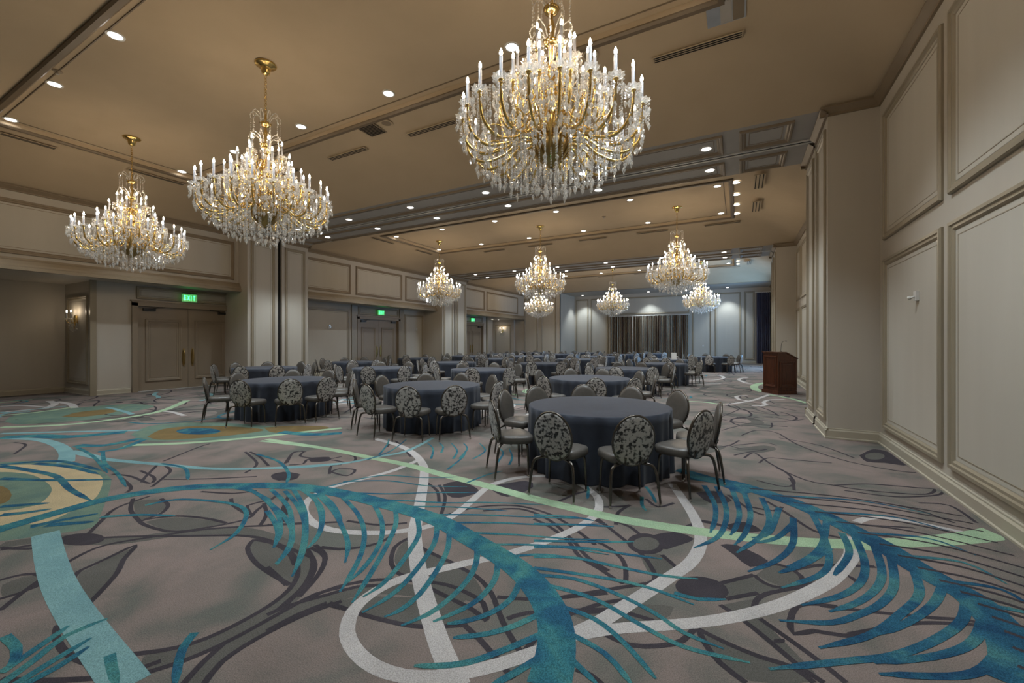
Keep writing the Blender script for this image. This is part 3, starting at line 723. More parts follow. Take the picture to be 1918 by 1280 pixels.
# second, bluer plume on the right
sp2 = gp('D', [(-20,455),(150,482),(280,520),(400,560),(520,612),(640,672),(760,735),(860,800),(980,870),(1100,935),(1180,1005),(1250,1085),(1290,1180),(1300,1300)])
ribbon('b', sp2, .22, .20, top=True)
ribbon('b', gp('C', [(720,215),(830,245),(950,285),(1080,330)]), .16, .2)
for p in [[(40,490),(80,560),(85,620),(65,680)], [(90,495),(125,570),(125,640),(90,700),(0,740)], [(150,500),(180,590),(170,650),(145,690)], [(200,520),(225,600),(205,680),(160,730)], [(270,540),(300,620),(270,690),(170,760)], [(340,580),(300,680),(230,700)],
          [(395,620),(395,720),(330,790),(215,835)], [(530,630),(510,730),(440,790),(370,815)], [(470,600),(520,700),(540,790),(500,850),(350,900)], [(640,690),(680,790),(670,870),(590,930),(430,970)], [(720,730),(750,830),(730,900),(650,960),(540,995)],
          [(780,750),(800,880),(750,960),(650,1010),(540,1040),(340,1030)], [(870,810),(900,920),(830,1000),(700,1090),(500,1140)], [(1000,870),(960,960),(850,1040),(720,1090)], [(1090,930),(1070,1030),(960,1110),(800,1170),(640,1190),(300,1225)], [(1160,1000),(1120,1110),(980,1170),(720,1200)], [(1240,1080),(1200,1180),(1080,1250),(740,1245)],
          [(400,640),(330,700),(250,720)], [(540,740),(450,800),(340,840)], [(590,680),(620,760),(560,850)]]: R_('b', 'D', p, .055, .04, True)
for k in range(16):
    a = .12 + .055*k
    i = int(a * (len(sp2)-1)); f = a*(len(sp2)-1) - i
    p0 = (sp2[i][0]*(1-f) + sp2[i+1][0]*f, sp2[i][1]*(1-f) + sp2[i+1][1]*f)
    q = (XR - .15, p0[1] + .1 - .05*k)
    ribbon('n', [p0, ((p0[0]+q[0])/2, (p0[1]+q[1])/2 + .12), q], .03, .02)
    if k % 2: ribbon('b', [p0, ((p0[0]+q[0])/2, (p0[1]+q[1])/2 + .22), (q[0]-.25, q[1]+.1)], .05, .02, True)
# rings on the right aisle
for c, p, l, w_ in [('E', [(0,962),(200,930),(350,880),(430,850)], 'w', .10), ('E', [(430,850),(600,880),(750,910),(935,965)], 'm', .12), ('E', [(400,690),(300,705),(240,730),(232,755),(265,790),(345,812)], 'm', .24), ('E', [(150,620),(60,630),(22,650),(100,690),(220,712)], 'w', .09),
                    ('E', [(640,915),(450,920),(360,950),(400,990)], 'w', .09), ('E', [(200,1000),(330,1000),(370,985)], 'w', .1), ('G', [(950,590),(1200,577),(1400,577),(1530,560),(1560,532),(1480,507),(1330,505)], 'w', .13), ('G', [(1918,550),(1850,545),(1790,570),(1850,600),(1918,612)], 'w', .12),
                    ('G', [(1918,810),(1800,815),(1750,830),(1800,870),(1918,892),(1750,925),(1590,940)], 'w', .10)]: R_(l, c, p, w_)
# the rest of the room: the same vocabulary of outlines, ribbons and plumes further away
rng = random.Random(11)
def free(x, y):
    dep = -SN*x + CS*y; u = (CX + F_PX*(CS*x + SN*y)/dep) if dep > .3 else -1
    return not (dep > .3 and -30 < u < 1950 and (VH + F_PX*CAM_H/dep) > 800)
for k in range(900):
    x, y = rng.uniform(XLA+1, XR-.4), rng.uniform(YB1+.5, YW-.6)
    if not free(x, y): continue
    a = rng.uniform(0, 2*PI); P = [(x, y)]; turn = rng.uniform(-.75, .75)
    for j in range(rng.randint(3, 7)):
        a += turn + rng.uniform(-.2, .2); P.append((P[-1][0] + .45*math.cos(a), P[-1][1] + .45*math.sin(a)))
    if not all(free(*q) for q in P): continue
    l = rng.choices(['d','w','c','t','m','o'], [12, .7, .5, 1.2, .4, 3])[0]
    if x > -1.5 and l in 'wctm': l = 'd'
    ribbon(l, P, {'d':.045,'w':.10,'c':.1,'t':.06,'m':.12,'o':.22}[l], step=.15)
for k in range(60):
    x, y = rng.uniform(XLA+1, XR-.6), rng.uniform(YB1+.5, YW-.8)
    if not free(x, y) or not free(x+.4, y-.4): continue
    r0, r1, a0 = rng.uniform(.1,.28), rng.uniform(.06,.16), rng.uniform(0, PI)
    blob('d' if k % 2 else 'o', [(x + r0*math.cos(t)*math.cos(a0) - r1*math.sin(t)*math.sin(a0), y + r0*math.cos(t)*math.sin(a0) + r1*math.sin(t)*math.cos(a0)) for t in [j*PI/4 for j in range(8)]])
for k in LAYER:
    if BUF[k].f:
        tag(BUF[k].build(LN[k], LM[k], floor), kind='stuff')
# ------------------------------------------------------------------ chairs and tables
def make_chair(detail):
    t = thing('banquet_chair', 'chair', 'chair')
    # seat cushion
    mb = MB(); n = 28; rows = []
    def out(k, s, z, yo=0):
        ring = []
        for i in range(n):
            th = 2*PI*i/n; c, s_ = math.cos(th), math.sin(th); e = 2/3.4
            x = .235 * math.copysign(abs(c)**e, c); y = .215 * math.copysign(abs(s_)**e, s_)
            x *= 1 + .14*y/.215
            ring.append((x*s, y*s + .01, z))
        return ring
    for s_, z in ((.80,.385),(.95,.388),(1.0,.402),(1.01,.43),(1.0,.455),(.96,.470),(.85,.480),(.5,.487),(.1,.488)): rows.append(out(0, s_, z))
    mb.grid(rows, True); mb.cap(rows[0][::-1]); mb.cap(rows[-1])
    mb.build('seat', M_leath, t, True)
    # oval backrest
    C = Vector((0, -.225, .625)); ti = math.radians(9)
    U = Vector((0, -math.sin(ti), math.cos(ti))); N = Vector((0, math.cos(ti), math.sin(ti))); X = Vector((1,0,0))
    def ell(sx, h):
        return [C + X*(.212*sx*math.cos(2*PI*i/32)) + U*(.258*sx*math.sin(2*PI*i/32)) + N*h for i in range(32)]
    mb = MB(); rows = [ell(s_, h) for s_, h in ((.97,0),(.97,.014),(.93,.026),(.75,.032),(.4,.036),(.05,.037))]
    mb.grid(rows, True); mb.cap(rows[-1]); mb.build('backrest', M_leath, t, True)
    mb = MB(); rows = [ell(s_, -h) for s_, h in ((.97,0),(.96,.012),(.9,.018),(.6,.022),(.05,.024))]
    mb.grid(rows, True); mb.cap(rows[-1]); bp = mb.build('back_panel', M_velvet, t, True)
    if detail:
        mb = MB(); q = C + N*-.026
        mb.grid([[q + X*(.014*s_*math.cos(k*PI/5)) + U*(.014*s_*math.sin(k*PI/5)) - N*h for k in range(10)] for s_, h in ((1,0),(.8,.006),(.1,.008))], True)
        mb.build('button', M_black, bp, True)
    mb = MB(); rows = []
    for i in range(32):
        th = 2*PI*i/32; rad = (X*math.cos(th)*.212 + U*math.sin(th)*.258); d = rad.normalized()
        rows.append([C + rad*.985 + (d*math.cos(a) + N*math.sin(a))*.0135 for a in [j*PI/3 for j in range(6)]])
    rows.append(rows[0]); mb.grid(rows, True); mb.build('back_frame', M_frame, t, True)
    for s_ in (-1, 1):
        for path, rad in (([(.07,-.12,.383),(.14,-.17,.384),(.195,-.205,.372),(.222,-.225,.33),(.238,-.245,.22),(.252,-.275,.0)], [.015,.016,.016,.0155,.014,.009]),
                          ([(.09,.10,.383),(.15,.115,.384),(.19,.125,.372),(.205,.13,.33),(.212,.135,.2),(.218,.14,.0)], [.014,.015,.015,.0145,.013,.009])):
            P = [Vector((s_*p[0], p[1], p[2])) for p in path]
            P2 = [Vector(q) for q in catmull([tuple(p) for p in P], .045)]
            R2 = [rad[0]]*len(P2)
            for i, p in enumerate(P2):
                f = i/(len(P2)-1)*(len(rad)-1); j = min(int(f), len(rad)-2); R2[i] = rad[j] + (rad[j+1]-rad[j])*(f-j)
            mb = MB(); mb.tube(P2, R2, 7); leg = mb.build('leg', M_frame, t, True)
            if detail:
                mb = MB(); e = path[-1]; mb.lathe([(.008,.022),(.013,.012),(.013,0)], 8, (s_*e[0], e[1], 0), True); mb.build('foot_glide', M_steel, leg, True)
    for s_ in (-1, 1):
        mb = MB(); mb.tube([(s_*.07,-.15,.385),(s_*.075,-.205,.40),(s_*.08,-.225,.46)], .011, 6); mb.build('back_strut', M_frame, t, True)
    return t

def cloth_mesh(seed):
    r_ = random.Random(seed); mb = MB(); n = 200; R = .90
    ph = [r_.uniform(0, 2*PI) for _ in range(4)]
    fold = [(.6*math.sin(22*a+ph[0]+.8*math.sin(3*a)) + .5*math.sin(15*a+ph[1]) + .35*math.sin(31*a+ph[2])) for a in [2*PI*k/n for k in range(n)]]
    rows = []
    for s_ in (.02,.5,.97): rows.append([(R*s_*math.cos(2*PI*k/n), R*s_*math.sin(2*PI*k/n), .764) for k in range(n)])
    for q in range(9):
        t = q/8; z = .758*(1-t) + .006*t
        amp = .042*t**.6
        rows.append([((R + .004 + .02*t + amp*(fold[k]-.85))*math.cos(2*PI*k/n), (R + .004 + .02*t + amp*(fold[k]-.85))*math.sin(2*PI*k/n), z + (0 if q else .003)) for k in range(n)])
    mb.grid(rows, True); mb.cap(rows[0])
    return mb.mesh('tablecloth', M_cloth, True)
CLOTHS = [cloth_mesh(k) for k in range(4)]
mbt = MB(); mbt.lathe([(.1,.752),(.885,.752),(.885,.725),(.1,.725)], 32, caps=True); TOPM = mbt.mesh('tabletop', M_wood)

ROWS = [[(-8.7,5.71),(-5.18,6.38),(-1.62,5.36)],
        [(-13.2,8.0),(-9.91,9.73),(-6.77,10.6),(-3.0,9.23)],
        [(-13.8,12.0),(-10.0,13.6),(-6.6,14.7),(-3.1,13.1)],
        [(-14.0,16.0),(-10.3,17.3),(-6.7,18.7),(-2.55,16.5)],
        [(-13.5,19.7),(-10.4,21.3),(-6.8,22.5),(-2.9,20.2)],
        [(-13.8,23.8),(-10.3,25.2),(-6.5,26.3),(-1.25,24.7)],
        [(-13.4,27.9),(-9.8,29.0),(-5.2,29.4)]]
RN = ['front','second','third','fourth','fifth','sixth','last']
CN = {3: ['left','middle','right'], 4: ['leftmost','second-from-left','third-from-left','rightmost']}
ANG = {(0,2): [-92,-60,-24,4,54,86,117,150,178,-134], (0,1): [-100,-66,-36,2,36,68,103,135,176,-140], (0,0): [-118,-64,-30,-1,35,70,105,140,-170]}
HOURS = ['twelve','one','two','three','four','five','six','seven','eight','nine','ten','eleven']
chair_near = make_chair(True); chair_far = make_chair(False)
used = set(); CR = 1.172
for ri, row in enumerate(ROWS):
    for ci, (x, y) in enumerate(row):
        cn = CN[len(row)][ci]
        t = thing('round_table', 'round table in floor-length charcoal cloth, %s table of the %s row' % (cn, RN[ri]), 'table', (x, y, 0), 0, 'round tables with charcoal cloths')
        o = bpy.data.objects.new('tablecloth', CLOTHS[(ri + ci) % 4]); COL.objects.link(o); o.parent = t
        o = bpy.data.objects.new('tabletop', TOPM); COL.objects.link(o); o.parent = t
        ang = ANG.get((ri, ci))
        if ang is None:
            r_ = random.Random(ri*10 + ci); a0 = r_.uniform(0, 40); n = 9 if (ri + ci) % 3 else 8
            ang = [a0 + 360/n*k + r_.uniform(-5, 5) for k in range(n)]
        taken = set()
        for a in ang:
            th = math.radians(a); px, py = x + CR*math.cos(th), y + CR*math.sin(th)
            fx, fy = x, y; L = math.hypot(fx, fy)
            depth_c = (math.cos(th)*fx + math.sin(th)*fy)/L; right_c = (math.cos(th)*fy - math.sin(th)*fx)/L
            h = round(math.degrees(math.atan2(right_c, depth_c)) / 30) % 12
            for dlt in (0, 1, -1, 2, -2, 3, -3):
                if (h + dlt) % 12 not in taken: h = (h + dlt) % 12; break
            taken.add(h)
            src = chair_near if ri < 2 else chair_far
            if src.name not in used: used.add(src.name); kids(src); [kids(q) for q in kids(src)]; c = src
            else: c = dup(src)
            c.location = (px, py, .0028); c.rotation_euler = (0, 0, th + PI/2 + random.uniform(-.09, .09))
            look = 'patterned oval back towards us' if h in (4,5,6,7,8) else 'plain oval backrest'
            tag(c, 'grey chair, %s, %s o\'clock seat, %s table, %s row' % (look, HOURS[h], cn, RN[ri]), 'chair', 'grey oval-back chairs around the round tables')

# ------------------------------------------------------------------ lectern
P0, P1, P2 = Vector((1.01,14.81,0)), Vector((.64,15.34,0)), Vector((1.52,15.17,0))
yaw_l = math.atan2((P2-P0).y, (P2-P0).x)
L = thing('lectern', 'dark mahogany lectern with slanted top beside the right wall', 'lectern', (P0.x, P0.y, .0028), yaw_l)
lw_, ld_ = .62, .62
mb = MB()
prof = [(0,.1),(lw_,.1),(lw_,1.06),(.24,1.24),(0,1.24)]
mb.quad(*[(x,0,z) for x, z in prof]); mb.quad(*[(x,ld_,z) for x, z in prof][::-1])
for i in range(len(prof)):
    a, b = prof[i], prof[(i+1) % len(prof)]; mb.quad((a[0],0,a[1]),(b[0],0,b[1]),(b[0],ld_,b[1]),(a[0],ld_,a[1]))
mb.build('lectern_body', M_wood, L)
mb = MB(); mb.box(-.03,lw_-.02,-.03,ld_+.03,0,.1); mb.build('plinth', M_wood, L)
mb = MB(); a = [(-.03,1.24),(.25,1.24),(lw_+.02,1.055),(lw_+.02,1.08),(.255,1.27),(-.03,1.27)]
mb.quad(*[(x,-.03,z) for x, z in a]); mb.quad(*[(x,ld_+.03,z) for x, z in a][::-1])
for i in range(6):
    p, q = a[i], a[(i+1) % 6]; mb.quad((p[0],-.03,p[1]),(q[0],-.03,q[1]),(q[0],ld_+.03,q[1]),(p[0],ld_+.03,p[1]))
mb.build('lectern_top', M_wood, L)
frame(L, lambda a, b, h: (-h, a, b), .06, ld_-.06, .2, 1.14, M_wood, 'front_molding', k=.6)
frame(L, lambda a, b, h: (a, -h, b), .06, lw_-.06, .2, .98, M_wood, 'side_molding', k=.6)
MI = thing('gooseneck_microphone', 'thin black gooseneck microphone standing on the lectern', 'microphone', (P0.x + .1, P0.y + .35, 1.278), yaw_l)
mb = MB(); mb.lathe([(.03,0),(.03,.012),(.008,.02)], 12, caps=True); mb.build('base', M_black, MI)
mb = MB(); mb.tube([(0,0,.01),(.01,0,.18),(.03,0,.27),(.09,0,.31),(.15,0,.315)], .006, 6); mb.build('gooseneck', M_black, MI)
mb = MB(); mb.tube([(.14,0,.315),(.2,0,.315)], .013, 8); mb.build('microphone_head', M_black, MI)

# ------------------------------------------------------------------ curtains
def drape(name, label, x0, x1, y, z0, z1, m, waves, amp, rod=True):
    t = thing(name, label, 'curtain', ((x0+x1)/2, y, z0)); n = waves*8; w = (x1-x0)/2
    mb = MB(); rows = []
    for z in (0, (z1-z0)*.5, z1-z0):
        rows.append([(-w + 2*w*k/n, amp*(1 + .3*math.sin(k*.37))*math.sin(2*PI*k/8 + .6*math.sin(k*.21)), z) for k in range(n+1)])
    mb.grid(rows); mb.build('drape', m, t, True)
    if rod:
        mb = MB(); mb.tube([(-w-.1,0,z1-z0+.02),(w+.1,0,z1-z0+.02)], .03, 8); mb.build('curtain_rod', M_white, t)
    return t
drape('striped_curtain', 'wide brown and cream striped curtain on the far wall', -9.35, -3.4, YW-.28, .02, 3.58, M_stripe, 46, .07)
drape('window_drape', 'tall navy drape at the far right corner', 1.06, 1.86, YW-.35, .02, 5.0, M_navy, 7, .08)

# ------------------------------------------------------------------ signs and small wall devices
LET = {'E': [(0,0,.2,1),(0,0,.75,.17),(0,.42,.65,.58),(0,.83,.75,1)], 'X': None, 'I': [(.28,0,.48,1)], 'T': [(.28,0,.48,1),(0,.83,.76,1)]}
def exit_sign(y, z, nm, cat='exit sign'):
    t = thing('exit_sign', 'green lit EXIT sign over the %s double door' % nm, 'exit sign', (XLL + .10, y, z), group='green exit signs')
    mb = MB(); mb.box(-.02,.02,-.22,.22,-.13,.13); mb.build('sign_panel', M_signb, t)
    mb = MB(); mb.box(-.05,.04,-.2,.2,.13,.17); mb.build('ceiling_housing', M_black, t)
    for i, ch in enumerate('EXIT'):
        mb = MB(); k = .088; o = -.165 + i*.088; h = .16
        if ch == 'X':
            for d in (1, -1):
                a0, a1 = (0,.56) if d > 0 else (.56,0)
                mb.quad((.024,o+a0*k*1.3,-h/2),(.024,o+(a0+.22)*k*1.3,-h/2),(.024,o+(a1+.22)*k*1.3,h/2),(.024,o+a1*k*1.3,h/2))
        else:
            for x0, z0, x1, z1 in LET[ch]: mb.box(.02,.026,o+x0*k,o+x1*k,-h/2+z0*h,-h/2+z1*h)
        mb.build('letter', M_sign, t)
exit_sign(7.38, 3.06, 'nearest'); exit_sign(16.1, 3.08, 'middle'); exit_sign(24.7, 3.08, 'farthest')
def strobe(y, z, nm):
    t = thing('fire_strobe', 'small white alarm strobe on the left wall %s' % nm, 'alarm', (XLL, y, z))
    mb = MB(); mb.box(0,.03,-.06,.06,-.08,.08); mb.build('housing', M_white, t)
    mb = MB(); mb.box(.03,.07,-.035,.035,-.06,.0); mb.build('lens', M_glass, t)
    mb = MB(); mb.lathe([(.03,0),(.03,.01)], 12, caps=True); o = mb.build('sounder', M_steel, t); o.rotation_euler = (0, PI/2, 0); o.location = (.03,0,.045)
strobe(13.02, 2.26, 'left of the middle door'); strobe(18.94, 2.28, 'right of the middle door')
t = thing('wall_sensor', 'small white sensor box on a panel of the near right wall', 'sensor', (XR-.005, 6.98, 2.16))
mb = MB(); mb.box(-.03,0,-.045,.045,-.06,.06); mb.build('housing', M_white, t)
mb = MB(); mb.tube([(-.03,0,-.01),(-.065,.01,-.02)], .014, 8); mb.tube([(-.065,.01,-.02),(-.09,.02,-.025)], .024, 10); mb.build('sensor_head', M_white, t)
mb = MB(); mb.box(-.02,0,-.045,.045,-.06,.06); o = mb.build('light_switch', M_white); o.rotation_euler = (0,0,PI/2); o.location = (-2.4, YW-.006, 1.25)
tag(o, 'small white switch plate on the far wall right of curtain', 'switch')
t = thing('table_card', 'small white tent card on a far round table', 'card', (-2.62,20.3,.767), .3)
mb = MB(); mb.quad((-.11,-.06,0),(.11,-.06,0),(.11,0,.3),(-.11,0,.3)); mb.quad((-.11,.06,0),(.11,.06,0),(.11,0,.3),(-.11,0,.3)); mb.build('card_sheet', M_white, t)

# ------------------------------------------------------------------ ceiling fixtures
def spot(parent, z, energy, size, blend, color=COOL):
    d = bpy.data.lights.new('lamp', 'SPOT'); d.energy = energy; d.spot_size = math.radians(size); d.spot_blend = blend
    d.color = color; d.shadow_soft_size = .06
    o = bpy.data.objects.new('lamp', d); COL.objects.link(o); o.parent = parent; o.location = (0,0,z); return o
mb = MB(); mb.lathe([(.085,.0),(.088,-.012),(.115,-.012),(.118,0)], 20); RINGM = mb.mesh('trim_ring', M_white)
mb = MB(); mb.lathe([(.086,-.004),(.002,-.004)], 20); mb.cap([(.003*math.cos(k),.003*math.sin(k),-.004) for k in (0,2,4)]); LENSM = mb.mesh('lens', M_lens)
def downlight(x, y, z, label, energy, size=94, blend=.48, group='recessed downlights'):
    t = thing('recessed_downlight', label, 'downlight', (x, y, z), 0, group)
    for nm, me in (('trim_ring', RINGM), ('lens', LENSM)):
        o = bpy.data.objects.new(nm, me); COL.objects.link(o); o.parent = t
    spot(t, -.03, energy, size, blend)
LX = [-13.3,-10.78,-8.26,-5.73,-3.13,-.58]
for nm, ya, yb, ta, tb in SECT:
    mid = (ta + tb)/2
    ys = {'front': (2.73,5.78), 'middle': (13.88,16.88), 'rear': (25.0,28.0)}[nm]
    for rn, yy in zip(('near','far'), ys):
        for i, x in enumerate(LX):
            downlight(x, yy, ZT, 'round downlight in the %s tray ceiling, %s row, %s from left' % (nm, rn, ORD[i]), SPOT)
    for i in range(4):
        downlight(-.08, (13.5 if nm == 'middle' else (24.6 if nm == 'rear' else 2.7)) + i*(1.1 if nm != 'front' else 1.0), ZS+.672, 'small downlight along the right edge of the %s tray, %s nearest' % (nm, ORD[i]), SPOT*.35)
for nm, B, y0, y1 in (('near', B1, 9.18, 10.37), ('far', B2, 20.2, 21.5)):
    for rn, yy in (('front', y0), ('rear', y1)):
        for i, x in enumerate(LX):
            downlight(x, yy, ZS-.004, 'downlight in the %s beam soffit, %s row, %s from left' % (nm, rn, ORD[i]), SPOT_BEAM)
for i, x in enumerate((-11.53,-6.22,-.76)):
    downlight(x, 33.75, ZS-.002, 'downlight washing the far wall, %s from left' % ORD[i], SPOT_WASH, 92, .6)
for i, (x, y) in enumerate(((-17.6,2.2),(-17.6,28.0),(-17.6,29.2),(-17.6,30.2))):
    downlight(x, y, Z2-.002, 'small downlight in the alcove ceiling on the left, %s from the front' % ORD[i], 14, 110, .6)

def diffuser(x0, x1, y0, y1, z, label, along='x'):
    t = thing('linear_diffuser', label, 'air vent', ((x0+x1)/2, (y0+y1)/2, z), 0, 'slot diffusers in the ceiling')
    a, b = (x1-x0)/2, (y1-y0)/2
    mb = MB(); mb.box(-a,a,-b,b,-.012,.0); mb.build('frame', M_ceil, t)
    for k in range(3):
        f = -.66 + .66*k
        mb = MB()
        if along == 'x': mb.box(-a+.02,a-.02,f*b-.011,f*b+.011,-.016,-.008)
        else: mb.box(f*a-.011,f*a+.011,-b+.02,b-.02,-.016,-.008)
        mb.build('slot', M_dark, t)
def cove_z(d, W=2.4): return ZS + .70*math.sin(min(1, d/W)*PI/2)
DX = [(-11.2,-10.0),(-8.75,-7.5),(-6.25,-5.0),(-3.73,-2.5),(-1.2,.05)]
for nm, yy, yb in (('front', 6.88, B1[0]), ('middle', 17.78, B2[0]), ('rear', 28.9, YE)):
    for i, (a, b) in enumerate(DX):
        diffuser(a, b, yy-.07, yy+.07, cove_z(yb-yy-.1)-.012, 'slot diffuser behind the %s tray, %s from left' % (nm, ORD[i]))
for nm, ys in (('front', ((2.7,3.55),(4.84,6.1))), ('middle', ((13.1,14.35),(15.9,17.1)))):
    for i, (a, b) in enumerate(ys):
        diffuser(-13.98,-13.84,a,b, cove_z(1.75)-.005, 'slot diffuser on the left cove of the %s ceiling, %s from front' % (nm, ORD[i]), 'y')
for nm, y0 in (('front', 2.6), ('middle', 12.6), ('rear', 23.6)):
    for i in range(2):
        diffuser(.34,.60,y0+i*2.4,y0+i*2.4+1.15, cove_z(1.25)-.02, 'triple slot diffuser on the right cove of %s ceiling, %s' % (nm, ORD[i]), 'y')
t = thing('return_grille', 'square dark louvred air grille in the front ceiling', 'air vent', (-6.87,6.46,cove_z(2.05)-.01))
mb = MB(); mb.box(-.23,.23,-.21,.21,-.012,0); mb.build('frame', M_ctrim, t)
for k in range(9):
    mb = MB(); mb.box(-.2,.2,-.19+.043*k,-.17+.043*k,-.02,-.01); mb.build('louvre', M_dark, t)
t = thing('ceiling_access_panel', 'square recessed ceiling panel with reflective glass above the slot diffuser', 'ceiling panel', (-.16,6.42,cove_z(2.1)-.012))
mb = MB(); mb.box(-.24,.24,-.23,.23,-.014,0); mb.build('frame', M_steel, t)
for k in range(3):
    mb = MB(); mb.box(-.22+.15*k,-.08+.15*k,-.21,.21,-.02,-.012); mb.build('glass_strip', (M_steel, M_soff, M_ctrim)[k], t)
for x, nm in ((-2.06,'right of the largest chandelier stem'),(-6.4,'beside the square grille')):
    t = thing('ceiling_speaker', 'round ceiling speaker %s' % nm, 'speaker', (x,6.4,cove_z(2.1)-.01))
    mb = MB(); mb.lathe([(.13,.0),(.13,-.014),(.115,-.018),(.1,-.012)], 24); mb.build('rim', M_ceil, t)
    mb = MB(); mb.lathe([(.1,-.012),(.04,-.016),(.002,-.016)], 24); mb.build('speaker_grille', M_ctrim, t)
for x, y, nm in ((-4.41,15.3,'in the middle tray beside the centre chandelier'), (-10.22,2.62,'in the front tray beside the left downlights')):
    t = thing('fire_sprinkler', 'small round sprinkler plate %s' % nm, 'sprinkler', (x, y, ZT))
    mb = MB(); mb.lathe([(.07,0),(.06,-.012),(.02,-.016)], 16, caps=True); mb.build('cover_plate', M_ctrim, t)
    mb = MB(); mb.tube([(0,0,-.01),(0,0,-.05)], .01, 6); mb.lathe([(.028,-.05),(.028,-.055)], 10, caps=True); mb.build('sprinkler_head', M_steel, t)
# ------------------------------------------------------------------ chandeliers
mb = MB(); mb.lathe([(.016,0),(.016,.20),(.006,.205)], 8, caps=True); CANDLE = mb.mesh('candle', M_candle, True)
mb = MB(); mb.lathe([(.006,.0),(.016,.018),(.013,.04),(.004,.066),(.001,.07)], 6); BULBM = mb.mesh('bulb', M_bulb, True)
mb = MB()
ns = 10
for r0, z0, r1, z1 in ((.014,-.01,.04,.0),(.04,.0,.075,.022)):
    mb.grid([[((r0*(1+.18*(k % 2)))*math.cos(PI*k/ns), (r0*(1+.18*(k % 2)))*math.sin(PI*k/ns), z0) for k in range(2*ns)], [((r1*(1+.22*(k % 2)))*math.cos(PI*k/ns), (r1*(1+.22*(k % 2)))*math.sin(PI*k/ns), z1 + .01*(k % 2)) for k in range(2*ns)]], True)
PAN = mb.mesh('drip_pan', M_crys, False)
